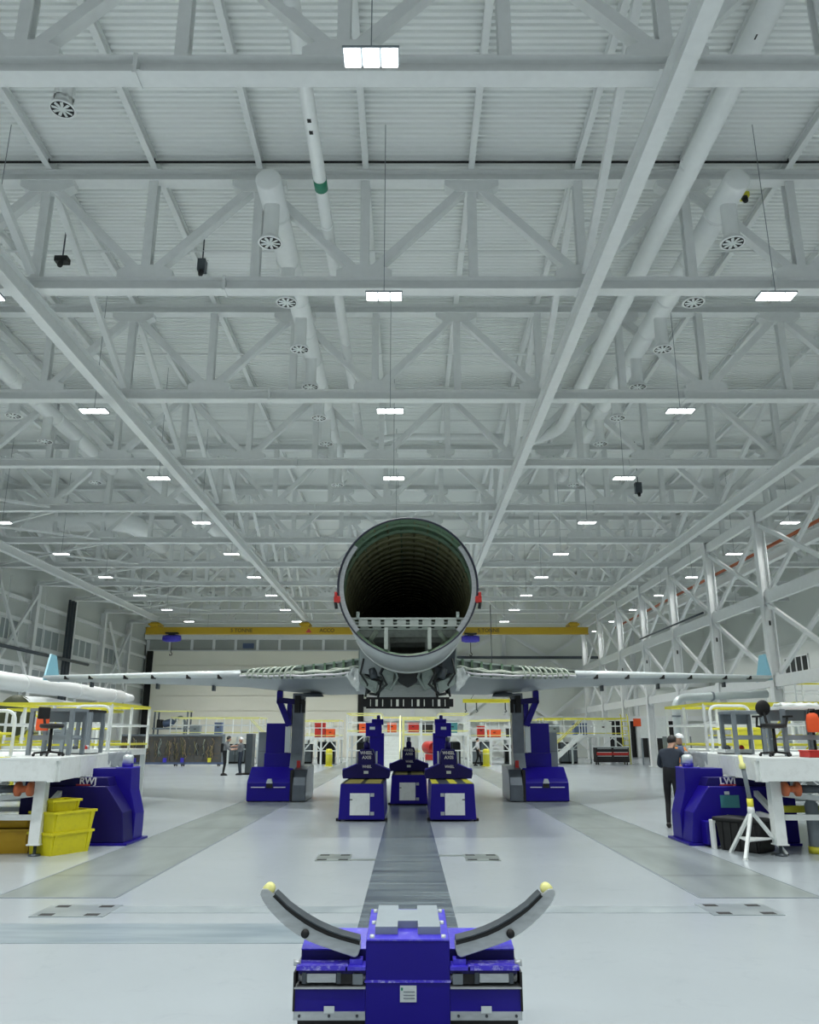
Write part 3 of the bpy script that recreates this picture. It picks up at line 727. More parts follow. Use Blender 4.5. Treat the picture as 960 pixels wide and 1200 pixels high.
# centre section under the fuselage (wing box, gear bay, pipes)
by = 4.0
b = MB(); b.prism([(-1.18,3.86),(1.18,3.86),(1.18,3.25),(0.95,2.95),(-0.95,2.95),(-1.18,3.25)], 'y', by+0.25, by+7); b.build('centre_wing_box', gprimer, air)
b = MB(); b.prism([(-1.16,3.9),(-0.55,3.65),(-0.55,3.12),(-1.10,3.22)], 'y', by, by+0.24); b.build('bay_panel', wing_al, air, bevel=0.01)
b = MB(); b.prism([(1.16,3.9),(0.62,3.65),(0.55,3.2),(1.10,3.22)], 'y', by+0.1, by+0.24); b.build('bay_panel', dgry, air, bevel=0.01)
b = MB(); b.prism([(-0.30,3.45),(0.30,3.45),(0.22,3.0),(0,2.88),(-0.22,3.0)], 'y', by-0.05, by+0.26); b.build('keel_pocket', darkg, air, bevel=0.02)
for s in (-1,1):
    b = MB(); b.prism([(s*0.30,3.35),(s*0.62,3.28),(s*0.55,2.85),(s*0.36,2.8)], 'y', by-0.02, by+0.26); b.build('gear_bracket', gprimer, air, bevel=0.02)
    b = MB(); b.tube([(s*0.5,by+0.05,3.5),(s*0.65,by-0.05,3.2),(s*0.5,by-0.02,2.95),(s*0.75,by+0.1,2.72),(s*0.9,by+0.3,2.75)], 0.035, 8); b.build('hydraulic_line', darkg, air)
    b = MB(); b.tube([(s*1.05,by,3.55),(s*1.12,by-0.04,3.2),(s*0.95,by,2.95),(s*1.0,by+0.15,2.68)], 0.025, 8); b.build('hydraulic_line', darkg, air)
    b = MB(); b.tube([(s*0.2,by-0.06,3.6),(s*0.35,by-0.1,3.4),(s*0.24,by-0.08,3.1),(s*0.42,by-0.04,2.8)], 0.03, 8); b.build('hydraulic_line', gprimer, air)
    b = MB(); b.lathe([(0,-0.12),(0.09,-0.12),(0.1,0),(0.09,0.12),(0,0.12)], (s*0.82,by+0.02,3.2), (0.3*s,0.2,1), 12); b.build('actuator', dgry, air)
    b = MB(); b.prism([(s*0.7,3.0),(s*1.1,3.15),(s*1.12,2.95),(s*0.75,2.74)], 'y', by, by+0.3); b.build('fairing_rib', gprimer, air, bevel=0.01)
    b = MB(); b.beam((s*0.62,by+0.1,3.02),(s*1.02,by+0.1,3.2),0.04,0.05); b.beam((s*0.62,by+0.1,3.05),(s*0.7,by+0.1,2.66),0.05,0.05); b.build('support_strut', blk, air)
for x, zz in ((-0.72,3.5),(-0.4,3.5),(0.42,3.48),(0.75,3.45),(-0.12,3.55),(0.15,3.56)):
    b = MB(); b.box((x-0.07,by-0.04,zz-0.09),(x+0.07,by+0.25,zz+0.06)); b.build('bracket', darkg if x > 0 else gprimer, air, bevel=0.01)
# black perforated lower rail
b = MB(); zc0, zc1 = 2.40, 2.66; yy = by+0.05
b.box((-0.98,yy,zc0),(0.98,yy+0.12,zc0+0.05)); b.box((-0.98,yy,zc1-0.05),(0.98,yy+0.12,zc1))
for i in range(13):
    x = -0.98+1.96*i/12; b.box((x-(0.05 if i % 3 else 0.09),yy,zc0+0.04),(x+(0.05 if i % 3 else 0.09),yy+0.12,zc1-0.04))
b.build('perforated_rail', blk, air)
# ---- wings
ST = [ # X, y leading edge (world), z spar top, z spar bottom, chord, z lower bulge
    (1.15,20.9,3.69,3.30,5.4,2.92),(2.2,21.7,3.62,3.27,4.6,2.92),(3.5,22.75,3.60,3.34,3.9,3.05),(4.85,23.8,3.62,3.43,3.2,3.22),(7.0,25.5,3.72,3.55,2.6,3.38),(10.5,28.25,3.86,3.73,1.9,3.60),(13.7,30.8,3.99,3.89,1.35,3.80)]
def wing(s):
    w = bpy.data.objects.new('wing', None); C.objects.link(w); w.parent = air
    low, up = [], []
    for X, yl, zt, zb, c, zl in ST:
        y = yl-FY
        low.append([(s*X,y+0.03,zb),(s*X,y+c*0.2,(zb+2*zl)/3),(s*X,y+c*0.42,zl),(s*X,y+c*0.7,zl+0.12*(zt-zl)),(s*X,y+c,zb-0.0)])
        up.append([(s*X,y+0.03,zt),(s*X,y+c*0.25,zt+0.10*c/4),(s*X,y+c*0.5,zt+0.08*c/4),(s*X,y+c,zb+0.02)])
    b = MB(); b.grid(low); b.build('lower_skin', wing_al, w)
    b = MB(); b.grid(up); b.build('upper_skin', wing_al, w)
    X, yl, zt, zb, c, zl = ST[-1]
    b = MB(); b.add([low[-1][0],low[-1][1],low[-1][2],low[-1][3],low[-1][4],up[-1][3],up[-1][2],up[-1][1],up[-1][0]], [tuple(range(9))]); b.build('tip_rib', wing_al, w)
    # front spar (inner part, bare green)
    def LE(i, t):
        a, d = ST[i], ST[i+1]; return [a[j]+(d[j]-a[j])*t for j in range(6)]
    spar = [ST[0],ST[1],ST[2],ST[3]]
    b = MB(); b.grid([[(s*q[0],q[1]-FY,q[3]),(s*q[0],q[1]-FY,q[2])] for q in spar], smooth=False)
    b.grid([[(s*q[0],q[1]-FY+0.03,q[3]),(s*q[0],q[1]-FY+0.03,q[2])] for q in spar], smooth=False); b.build('front_spar', gprimer, w)
    for nm, jj, hh in (('spar_cap',2,0.04),('spar_cap',3,0.05)):
        b = MB()
        for i in range(3):
            p = spar[i]; q = spar[i+1]; b.beam((s*p[0],p[1]-FY-0.04,p[jj]),(s*q[0],q[1]-FY-0.04,q[jj]),0.1,hh)
        b.build(nm, gprimer if jj == 2 else alu, w)
    for i in range(3):
        for t in (0.0,0.25,0.5,0.75):
            q = LE(i, t); b = MB(); b.box((s*q[0]-0.03,q[1]-FY-0.14,q[3]),(s*q[0]+0.03,q[1]-FY,q[2]+0.03)); b.build('spar_rib', primer, w)
    # hoses along the spar
    def along(off, zoff, k0=0.0, k1=3.0, wob=0.0, n=26):
        pts = []
        for j in range(n):
            t = k0+(k1-k0)*j/(n-1); i = min(2, int(t)); q = LE(i, t-i)
            pts.append((s*q[0], q[1]-FY-off, q[3]+(q[2]-q[3])*zoff+wob*math.sin(j*0.9)))
        return pts
    b = MB(); b.tube(along(0.16,0.42,0.3,3.0,0.012), 0.03, 8); b.build('fuel_hose', hose, w)
    b = MB(); b.tube(along(0.22,0.15,0.0,3.0,0.012), 0.028, 8); b.build('wire_bundle', letter, w)
    b = MB(); b.tube(along(0.15,0.5,0.1,1.9,0.022), 0.024, 8); b.build('fuel_hose', hose, w)
    for j in range(9):
        t = 1.7+1.05*j/8; i = min(2, int(t)); q = LE(i, t-i)
        pts = [(s*(q[0]+0.10*math.sin(a)-0.16*a/PI+0.06), q[1]-FY-0.05-0.16*math.sin(a), q[3]-0.02+(q[2]-q[3]+0.05)*(1-math.cos(a))/2) for a in [PI*m/8 for m in range(9)]]
        b = MB(); b.tube(pts, (0.022,0.03,0.026)[j % 3], 7); b.build('coiled_hose', hose, w)
    b = MB(); pts = []
    random.seed(3)
    q = ST[0]
    rows = []
    for a in range(7):
        rows.append([(s*(1.22+0.34*c/6*(1-0.35*abs(a-3)/3)+random.uniform(-.035,.035)), q[1]-FY-0.25+0.2*c/6+random.uniform(-.07,.07), 3.46-0.62*a/6*(1-0.25*c/6)+random.uniform(-.04,.04)) for c in range(7)])
    b.grid(rows, smooth=True); o = b.build('plastic_film_wrap', filmm, w); sd = o.modifiers.new('thickness','SOLIDIFY'); sd.thickness = 0.006
    # white leading edge outboard
    outer = [ST[3],ST[4],ST[5],ST[6]]
    rows = []
    for q in outer:
        X, yl, zt, zb, c, zl = q; h = zt-zb; y = yl-FY; L = 0.35*h+0.12
        rows.append([(s*X,y+0.05,zt+0.01),(s*X,y-L*0.6,zt-0.1*h),(s*X,y-L,zb+0.5*h),(s*X,y-L*0.7,zb+0.05*h),(s*X,y+0.04,zb-0.01)])
    b = MB(); b.grid(rows); b.add(rows[0], [(0,1,2,3,4)]); b.add(rows[-1], [(0,1,2,3,4)]); b.build('leading_edge', wing_w, w)
    for t in (0.35,0.9,1.35,1.7,2.2,2.6):
        i = 3+min(2,int(t)); q = LE(i, t-int(t)) if i < 6 else ST[6]
        X, yl, zt, zb, c, zl = q; h = zt-zb; y = yl-FY
        b = MB(); b.box((s*X-0.05,y-0.16,zb-0.05),(s*X+0.05,y+0.05,zb+0.07)); b.build('slat_clip', blk, w)
    for t in (0.6,1.4,2.3):
        i = 3+int(t); q = LE(i, t-int(t)); b = MB(); b.box((s*q[0]-0.04,q[1]-FY+q[4]*0.4-0.1,q[5]-0.16),(s*q[0]+0.04,q[1]-FY+q[4]*0.4+0.1,q[5]+0.05)); b.build('drain_mast', dgry, w)
    q = LE(1, 0.85)
    b = MB(); b.lathe([(0,0.0),(0.33,0.0),(0.26,0.10),(0,0.12)], (s*2.75,q[1]-FY+1.1,2.93-0.05), (0,0,1), 18); b.build('jack_pad', dgry, w)
    # winglet
    b = MB(); X, yl, zt, zb, c, zl = ST[-1]; y = yl-FY
    for (dx, th) in ((0,0),):
        A = [(0,y-0.05,zb-0.06),(0,y+1.35,zb-0.06),(0.28,y+1.45,zb+0.98),(0.28,y+0.95,zb+1.0)]
        vs = [(s*(X-0.03+p[0]),p[1],p[2]) for p in A]+[(s*(X+0.05+p[0]),p[1],p[2]) for p in A]
        b.add(vs, [(0,1,2,3),(7,6,5,4),(0,4,5,1),(1,5,6,2),(2,6,7,3),(3,7,4,0)])
    b.build('winglet', winglet_b, w, bevel=0.015)
    return w
wing(-1); wing(1)

# ------------------------------------------------------------------ foreground cradle
def cradle():
    r = empty('fuselage_cradle', (0,5.2,0), 'cobalt blue cradle with two curved padded arms in the front centre', 'cradle')
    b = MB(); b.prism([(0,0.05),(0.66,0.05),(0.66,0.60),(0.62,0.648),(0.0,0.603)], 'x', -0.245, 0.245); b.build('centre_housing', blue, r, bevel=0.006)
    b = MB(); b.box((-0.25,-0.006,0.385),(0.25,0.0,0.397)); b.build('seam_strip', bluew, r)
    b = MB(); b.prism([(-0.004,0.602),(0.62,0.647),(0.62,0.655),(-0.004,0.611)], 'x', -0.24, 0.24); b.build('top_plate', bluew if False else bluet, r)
    # notched pad on top
    padm = mat('milled_pad_aluminium', rgb(138,150,156), 0.5, 0.3, var=0.08, scale=9)
    #, slightly sloped
    M = Tr(0,0.09,0.616) @ Matrix.Rotation(math.atan(0.045/0.62), 4, 'X')
    b = MB(); b.prism([(-0.195,0.0),(-0.06,0.0),(-0.06,0.12),(0.06,0.12),(0.06,0.0),(0.195,0.0),(0.19,0.46),(0.06,0.46),(0.06,0.36),(-0.06,0.36),(-0.06,0.46),(-0.19,0.46)], 'z', 0, 0.045, M); b.build('support_pad', padm, r, bevel=0.003)
    b = MB()
    for x in (-0.21,0.21):
        for y in (0.03,0.3,0.55):
            z = 0.609+0.071*y; b.lathe([(0.014,0),(0.014,0.018),(0,0.018)], (x,y,z), (0,0,1), 8)
    b.build('plate_screw', alup, r)
    b = MB(); b.box((-0.045,-0.004,0.285),(0.05,-0.0005,0.37)); p = b.build('rating_plate', alup, r)
    b = MB(); b.box((-0.04,-0.006,0.345),(-0.028,-0.004,0.36)); b.build('plate_emblem', greenlab, p)
    b = MB()
    for z in (0.335,0.318,0.302): b.box((-0.025,-0.0055,z),(0.04,-0.004,z+0.006))
    b.build('plate_print', grym, p)
    for s in (-1,1):
        x0, x1 = sorted((s*0.245, s*0.635)); xo0, xo1 = sorted((s*0.245, s*0.655))
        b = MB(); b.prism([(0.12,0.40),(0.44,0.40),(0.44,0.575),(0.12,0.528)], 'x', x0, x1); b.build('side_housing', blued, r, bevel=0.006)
        b = MB(); b.prism([(0.119,0.527),(0.44,0.574),(0.44,0.580),(0.117,0.534)], 'x', x0, x1); b.build('side_top', bluet, r)  # thin brighter sheet, light on the housing top put into colour
        xa, xb_ = sorted((s*0.35, s*0.645))
        b = MB(); b.box((xa,-0.02,0.452),(xb_,0.13,0.475)); b.build('worn_ledge', bluew, r)
        xa, xb_ = sorted((s*0.245, s*0.36))
        b = MB(); b.box((xa,-0.02,0.452),(xb_,0.13,0.47)); b.box((xa+0.02,0.02,0.47),(xb_-0.02,0.1,0.5)); b.build('ledge_bracket', bluet, r)
        b = MB(); b.box((xo0,-0.02,0.38),(xo1,0.10,0.452)) if False else b.box((x0,0.0,0.43),(x1,0.13,0.452)); b.build('recess_top', blued, r)
        b = MB(); b.box((x0,0.06,0.36),(x1,0.13,0.44)); b.build('recess_back', blk, r)
        # guide rail inside the recess
        cx = s*0.50
        b = MB(); b.box((cx-0.085,-0.005,0.385),(cx+0.085,0.06,0.432)); g = b.build('guide_carriage', alu, r, bevel=0.004)
        for e in (-0.1,0.1):
            b = MB(); b.box((cx+e-0.012,-0.002,0.378),(cx+e+0.012,0.05,0.436)); b.build('carriage_wiper', dgry, g)
        b = MB(); b.tube([(s*0.245,0.03,0.405),(s*0.635,0.03,0.405)], 0.022, 10); b.build('spindle', alu, r)
        cx = s*0.29
        b = MB(); b.box((cx-0.03,0.0,0.372),(cx+0.03,0.06,0.44)); b.build('spindle_block', grym, r, bevel=0.004)
        cx = s*0.37
        b = MB(); b.box((cx-0.05,0.005,0.375),(cx+0.05,0.06,0.435)); b.build('spindle_cover', blk, r)
        b = MB(); b.box((xo0,-0.015,0.355),(xo1,0.10,0.364)); b.build('lower_lip', alu, r)
        b = MB(); b.box((xo0,0.0,0.225),(xo1,0.46,0.356)); b.build('lower_housing', blue, r, bevel=0.004)
        b = MB(); b.box((xo0,-0.012,0.195),(xo1,0.0,0.238)); k = b.build('base_strip', alu, r)
        b = MB(); cx = s*0.45; b.box((cx-0.03,-0.016,0.232),(cx+0.03,-0.012,0.268)); b.build('small_plate', alup, k)
        b = MB()
        for e in (0.29,0.45,0.62): b.lathe([(0.008,-0.018),(0.008,-0.012),(0,-0.018)], (s*e,0,0.218), (0,1,0), 8)
        b.build('strip_screw', dgry, k)
        b = MB(); b.box((x0,0.03,0.02),(x1,0.45,0.226)); b.build('base_gap_block', blk, r)  # black block paints the dark of the open gap below the housing
        b = MB(); b.box((s*0.655-0.006,-0.01,0.24),(s*0.655+0.006,0.4,0.44)); b.build('end_plate', blk, r)
        b = MB(); b.lathe([(0,-0.02),(0.018,-0.02),(0.018,0.02),(0,0.02)], (s*0.645,0.03,0.48), (1,0,0), 10); b.build('end_knob', alu, r)
        # curved arm: outline measured at the arm's own plane
        top = []; botm = []
        # pixel outline (mirror for the right arm)
        tp_ = [(308,1040.5),(314,1040.5),(321,1046),(328,1053),(336,1061),(346,1069),(358,1078),(371,1085.5),(385,1092),(400,1097.5),(412,1101),(423,1104)]
        bt_ = [(305.5,1047),(309,1055),(315,1064),(324,1074),(334,1083.5),(345,1092),(359,1100.5),(371,1105.5),(384,1110),(400,1115.5),(416,1121),(420,1118.5),(422.5,1111)]
        conv = lambda u, v: ((at(u,v,5.25).x)*1, at(u,v,5.25).z)
        T = [conv(*p) for p in tp_]; B = [conv(*p) for p in bt_]
        poly = [(-s*x, z) for x, z in T]+[(-s*x, z) for x, z in reversed(B)]
        b = MB(); b.prism(poly, 'y', 0.02, 0.11); arm = b.build('curved_arm', alu, r, bevel=0.006)
        pad_t = [(323.5,1047),(330,1053),(338,1061),(348,1068.5),(360,1076.5),(373,1084),(387,1090.5),(401,1095.5),(412,1098.5),(422,1101)]; pad_b = [(321,1049),(328,1056),(336,1064),(346,1072),(358,1080.5),(371,1088),(385,1094.5),(400,1099.5),(412,1102.8),(422,1105.5)]
        poly = [(-s*conv(*p)[0], conv(*p)[1]) for p in pad_t]+[(-s*conv(*p)[0], conv(*p)[1]) for p in reversed(pad_b)]
        b = MB(); b.prism(poly, 'y', 0.005, 0.125); b.build('rubber_pad', blk, arm)
        poly2 = [(-s*conv(u,v-2.5)[0], conv(u,v-2.5)[1]) for u,v in pad_t]+[(-s*conv(u,v)[0], conv(u,v)[1]+0.004) for u,v in reversed(pad_t)]
        b = MB(); b.prism(poly2, 'y', 0.0, 0.13); b.build('pad_face', dgry, arm)
        x, z = conv(358.5,1092.5)
        b = MB(); b.lathe([(0,0.0),(0.024,0.0),(0.024,0.13),(0,0.13)], (-s*x,0.005,z), (0,1,0), 18); b.build('pivot_bolt', blk, arm)
        x, z = conv(315,1043)
        b = MB(); b.lathe([(0,0.03),(0.034,0.03),(0.034,0.10),(0,0.10)], (-s*x,0,z+0.004), (0,1,0), 18); b.build('tip_roller', pyel, arm)
    return r
cradle()

# ------------------------------------------------------------------ centre jacks
def centre_jack(x, y, label, slats, body_len=2.6, tone=0, mirror=1):
    r = empty('support_jack', (x,y,0), label, 'jack', 'blue support jacks under the fuselage')
    b = MB(); b.prism([(-0.50,0.04),(0.50,0.04),(0.465,0.77),(-0.465,0.77)], 'y', 0, body_len); b.build('body', blue, r, bevel=0.012)
    b = MB(); b.box((-0.46,0.05,0.77),(0.46,body_len-0.05,0.775)); b.build('top_deck', dgry if slats == 3 else blk, r)
    xs = ((-0.21,0.34),(0.23,0.34)) if slats == 2 else ((-0.38,0.14),(0.02,0.16),(0.37,0.14))
    for cx, w in xs:
        b = MB(); b.box((cx-w/2,0.06,0.775),(cx+w/2,body_len-0.3,0.783)); b.build('yellow_slat', yel if slats == 3 else mat_slat, r)
    cx = -0.04*mirror
    b = MB(); b.box((cx-0.215,-0.012,0.13),(cx+0.215,0.0,0.58)); d = b.build('access_door', wht, r, bevel=0.004)
    for z in (0.165,0.545):
        b = MB(); b.box((cx+0.27*mirror-0.04,-0.016,z-0.035),(cx+0.27*mirror+0.04,-0.002,z+0.035)); b.build('door_hinge', alu, d)
    b = MB(); b.box((cx-0.19*mirror-0.03,-0.022,0.44),(cx-0.19*mirror+0.03,-0.012,0.46)); b.build('door_latch', blk, d)
    # upper saddle
    y0 = 1.75
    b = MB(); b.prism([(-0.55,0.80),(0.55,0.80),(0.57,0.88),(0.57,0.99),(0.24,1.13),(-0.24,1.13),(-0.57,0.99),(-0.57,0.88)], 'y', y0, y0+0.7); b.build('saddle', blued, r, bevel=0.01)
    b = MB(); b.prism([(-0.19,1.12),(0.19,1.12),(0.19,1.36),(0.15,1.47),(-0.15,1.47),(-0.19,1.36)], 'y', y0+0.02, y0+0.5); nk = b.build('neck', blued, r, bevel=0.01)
    b = MB(); b.lathe([(0,1.46),(0.075,1.46),(0.075,1.60),(0.05,1.63),(0,1.66)], (0,y0+0.25,0), (0,0,1), 16); b.build('jack_screw', blued, r)
    b = MB(); b.lathe([(0,1.65),(0.055,1.65),(0.055,1.75),(0,1.76)], (0,y0+0.25,0), (0,0,1), 14); b.build('ball_cup', steelbare, r)
    for s in (-1,1):
        b = MB(); b.beam((s*0.22,y0-0.01,1.14),(s*0.57,y0-0.01,0.995),0.02,0.025, up=(0,1,0)); b.build('saddle_edge', bluet, r)
        b = MB(); b.box((s*0.53-0.03,y0+0.1,0.99),(s*0.53+0.03,y0+0.3,1.03)); b.build('edge_clip', bluet, r)
        b = MB(); b.box((s*0.24-0.015,y0+0.1,1.08),(s*0.24+0.015,y0+0.5,1.42)); b.build('side_plate', alup, r)
    text('WHEEL', 'axis_lettering', 0.10, (0,y0+0.013,1.385), (PI/2,0,0), letter, nk, sx=0.9)
    text('AXIS', 'axis_lettering', 0.10, (0.01,y0+0.013,1.28), (PI/2,0,0), letter, nk, sx=1.05)
    text('WHEEL', 'axis_lettering', 0.085, (0.02,y0-0.007,1.07), (PI/2,0,0), letter, r, sx=0.8)
    b = MB(); b.box((-0.055,y0-0.008,0.91),(0.055,y0,0.975)); b.build('number_plate', alup, r)
    for s in (-1,1):
        b = MB(); b.box((s*0.51-0.05,0.10,0.0),(s*0.51+0.05,0.30,0.06)); f = b.build('foot', blk, r, bevel=0.01)
    return r
mat_slat = mat('olive_yellow_slat', (0.30,0.27,0.06,1), 0.5, var=0.1)
centre_jack(-1.0,18.42,'blue floor jack with two yellow slats left of the centre track',2)
centre_jack(0.98,18.42,'blue floor jack with three yellow slats right of the centre track',3, mirror=-1)
centre_jack(0.03,22.68,'blue floor jack standing behind and between the two front jacks',2)
def mast_jack(x, y, s, label):
    r = empty('mast_jack', (x,y,0), label, 'jack', 'tall slim blue jacks behind the fuselage jacks')
    b = MB(); b.box((-0.34,-0.2,0),(0.34,0.6,0.35)); b.build('base', blue, r, bevel=0.02)
    b = MB(); b.box((-0.27,-0.1,0.3),(0.27,0.4,1.9)); b.build('mast', blue, r, bevel=0.01)
    b = MB(); b.box((-0.30+s*-0.12,-0.14,1.78),(0.30+s*-0.12,0.3,2.28)); b.box((-0.2,-0.05,2.2),(0.24,0.3,2.42)); b.build('head', blue, r, bevel=0.01)
    b = MB(); b.box((-0.12-s*0.15,-0.145,2.03),(0.08-s*0.15,-0.14,2.13)); b.build('number_plate', alup, r)
    b = MB(); b.box((s*-0.3-0.06,-0.05,0.9),(s*-0.3+0.06,0.3,1.65)); b.build('side_cover', alu, r)
    b = MB(); b.lathe([(0,2.4),(0.07,2.4),(0.07,2.55),(0,2.57)], (0.05,0.15,0), (0,0,1), 12); b.build('screw', blued, r)
mast_jack(-1.17,31.5,1,'tall blue mast jack rising behind the left front jack')
mast_jack(1.22,31.5,-1,'tall blue mast jack rising behind the right front jack')

# ------------------------------------------------------------------ wing jacks
def wing_jack(s, label):
    r = empty('wing_jack', (s*3.7,23.84,0), label, 'jack', 'tall blue wing jacks')
    X = lambda x: s*(x-3.7)
    def bx(b, x0, x1, y0, y1, z0, z1): a, c = sorted((X(x0),X(x1))); b.box((a,y0,z0),(c,y1,z1))
    def pr(b, pts, x0, x1): a, c = sorted((X(x0),X(x1))); b.prism(pts, 'x', a, c)
    b = MB(); pr(b, [(0,0.02),(2.0,0.02),(2.0,0.92),(0.62,0.92),(0.12,0.62),(0,0.52)], 3.32, 4.54); hood = b.build('base_hood', blue, r, bevel=0.02)
    b = MB(); bx(b,4.02,4.42,-0.008,0,0.385,0.405); bx(b,3.45,3.78,-0.008,0,0.385,0.405); b.build('hood_strip', letter, hood)
    b = MB(); b.prism([(X(3.9)-0.09,0.5),(X(3.9)+0.09,0.5),(X(3.9)+0.05,0.62),(X(3.9)-0.05,0.62)], 'y', -0.05, 0.06); b.build('warning_lamp', alup, hood)
    b = MB(); bx(b,3.81,3.99,-0.03,0.0,0.38,0.48); b.build('hood_latch', blk, hood)
    b = MB(); pr(b, [(0,0.02),(1.9,0.02),(1.9,0.95),(0.75,0.95),(0.30,0.86),(0.06,0.66),(0,0.45)], 2.87, 3.26); b.build('base_weight', steelbare, r, bevel=0.03)
    b = MB(); bx(b,3.25,3.33,0.01,1.8,0.02,0.85); b.build('base_gap', blk, r)
    b = MB(); bx(b,3.55,4.20,0.85,1.5,0.85,2.15); b.build('drive_cabinet', blue, r, bevel=0.012)
    b = MB(); bx(b,3.30,4.22,0.80,1.55,0.85,1.30); b.build('cabinet_skirt', blue, r, bevel=0.012)
    b = MB(); bx(b,4.20,4.44,0.95,1.45,0.80,1.90); cab = b.build('control_box', grym, r, bevel=0.012)
    b = MB(); bx(b,4.22,4.42,0.94,0.95,1.35,1.36); b.build('box_seam', dgry, cab)
    b = MB(); bx(b,3.46,3.62,0.72,0.85,1.32,2.06); b.build('side_panel', alup, r, bevel=0.006)
    b = MB(); pr(b, [(0.55,0.85),(1.35,0.85),(1.2,1.3),(1.2,3.02),(0.78,3.02),(0.78,1.3)], 3.10, 3.44); b.build('mast', steelbare, r, bevel=0.01)
    b = MB(); bx(b,3.12,3.22,0.52,0.56,0.9,1.1); b.build('red_mark', red, r)
    b = MB()
    b.beam((X(3.82),0.75,2.72),(X(3.82),0.75,3.08),0.17,0.18, up=(0,1,0)); b.build('arm_tip', blue, r)
    b = MB(); b.beam((X(3.84),0.75,2.82),(X(3.50),0.75,2.08),0.17,0.18, up=(0,1,0)); b.build('diagonal_arm', blue, r)
    b = MB(); b.beam((X(3.52),0.80,2.08),(X(3.52),0.80,2.72),0.14,0.16, up=(0,1,0)); b.build('upright_arm', blue, r)
    b = MB(); b.beam((X(3.84),0.72,2.82),(X(3.28),0.72,2.76),0.13,0.16); b.build('cross_arm', blued, r)
    b = MB(); b.lathe([(0,3.06),(0.07,3.06),(0.09,3.12),(0.06,3.2),(0,3.22)], (X(3.82),0.75,0), (0,0,1), 12); b.build('wing_pad', blk, r)
    b = MB(); bx(b,3.20,3.36,0.6,0.8,2.45,2.95); bx(b,3.05,3.14,0.62,0.74,2.45,2.8); bx(b,3.08,3.34,0.63,0.72,2.70,2.84); b.build('clamp', blk, r, bevel=0.01)
    b = MB(); b.tube([(X(3.09),0.66,2.78),(X(3.03),0.64,2.95),(X(2.98),0.7,3.0)], 0.012, 6); b.build('clamp_cable', blk, r)
wing_jack(-1,'tall blue wing jack with angled arm holding up the left wing')
wing_jack(1,'tall blue wing jack with angled arm holding up the right wing')

# ------------------------------------------------------------------ outer jacks marked RWJ and LWJ
def outer_jack(s, word, label):
    r = empty('outer_jack', (s*5.3,14.47,0), label, 'jack', 'blue lettered jacks beside the work tables')
    X = lambda x: s*(x-5.3)
    b = MB(); inner = 4.78
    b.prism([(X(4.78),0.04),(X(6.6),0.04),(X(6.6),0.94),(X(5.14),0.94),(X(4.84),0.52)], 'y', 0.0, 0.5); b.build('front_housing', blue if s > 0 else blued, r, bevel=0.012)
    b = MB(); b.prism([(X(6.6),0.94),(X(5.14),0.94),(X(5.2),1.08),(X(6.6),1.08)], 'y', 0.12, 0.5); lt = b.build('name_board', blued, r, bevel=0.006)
    # tower: narrows towards the top like a wedge
    b = MB(); A = [(4.78,0.04),(5.6,0.04),(5.6,1.22),(4.92,1.22),(4.90,0.85),(4.78,0.46)]
    b.prism([(X(a), z) for a, z in A], 'y', 0.5, 1.0); b.build('tower', blue, r, bevel=0.012)
    b = MB(); b.box((min(X(4.70),X(6.6)),-0.06,0),(max(X(4.70),X(6.6)),1.06,0.04)); b.build('base_plate', blue, r)
    b = MB(); b.lathe([(0,1.2),(0.10,1.2),(0.10,1.30),(0,1.30)], (X(5.06),0.72,0), (0,0,1), 16); sc = b.build('lift_screw', blue, r)
    b = MB(); b.lathe([(0,1.30),(0.095,1.30),(0.095,1.42),(0.06,1.45),(0,1.45)], (X(5.06),0.72,0), (0,0,1), 16); b.build('screw_cap', alup, sc)
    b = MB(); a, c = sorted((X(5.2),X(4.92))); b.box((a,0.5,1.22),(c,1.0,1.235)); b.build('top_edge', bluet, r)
    tx = text(word, 'jack_lettering', 0.155, (X(5.52),0.113,1.02), (PI/2,0,0), letter, lt)
    b = MB(); a, c = sorted((X(5.48),X(5.72))) if s < 0 else sorted((X(5.38),X(5.66))); b.box((a,0.108,0.948),(c,0.119,0.972)); b.build('red_underline', letterr, lt)
    if s > 0:
        b = MB(); b.box((X(5.32),-0.012,0.60),(X(5.64),0.0,0.80)); p = b.build('type_plate', teal, r)
        b = MB(); b.lathe([(0,-0.05),(0.03,-0.05),(0.03,0.0)], (X(5.42),0,0.46), (0,1,0), 10); b.build('connector', alup, r)
        b = MB(); b.box((X(5.40),-0.02,0.81),(X(5.48),0.0,0.86)); b.build('switch', alup, r)
        b = MB(); b.box((X(4.95),-0.25,0.04),(X(5.2),-0.0,0.40)); b.build('front_step', blue, r, bevel=0.01)
    return r
outer_jack(-1,'RWJ','blue jack lettered RWJ beside the left work table')
outer_jack(1,'LWJ','blue jack lettered LWJ beside the right work table')

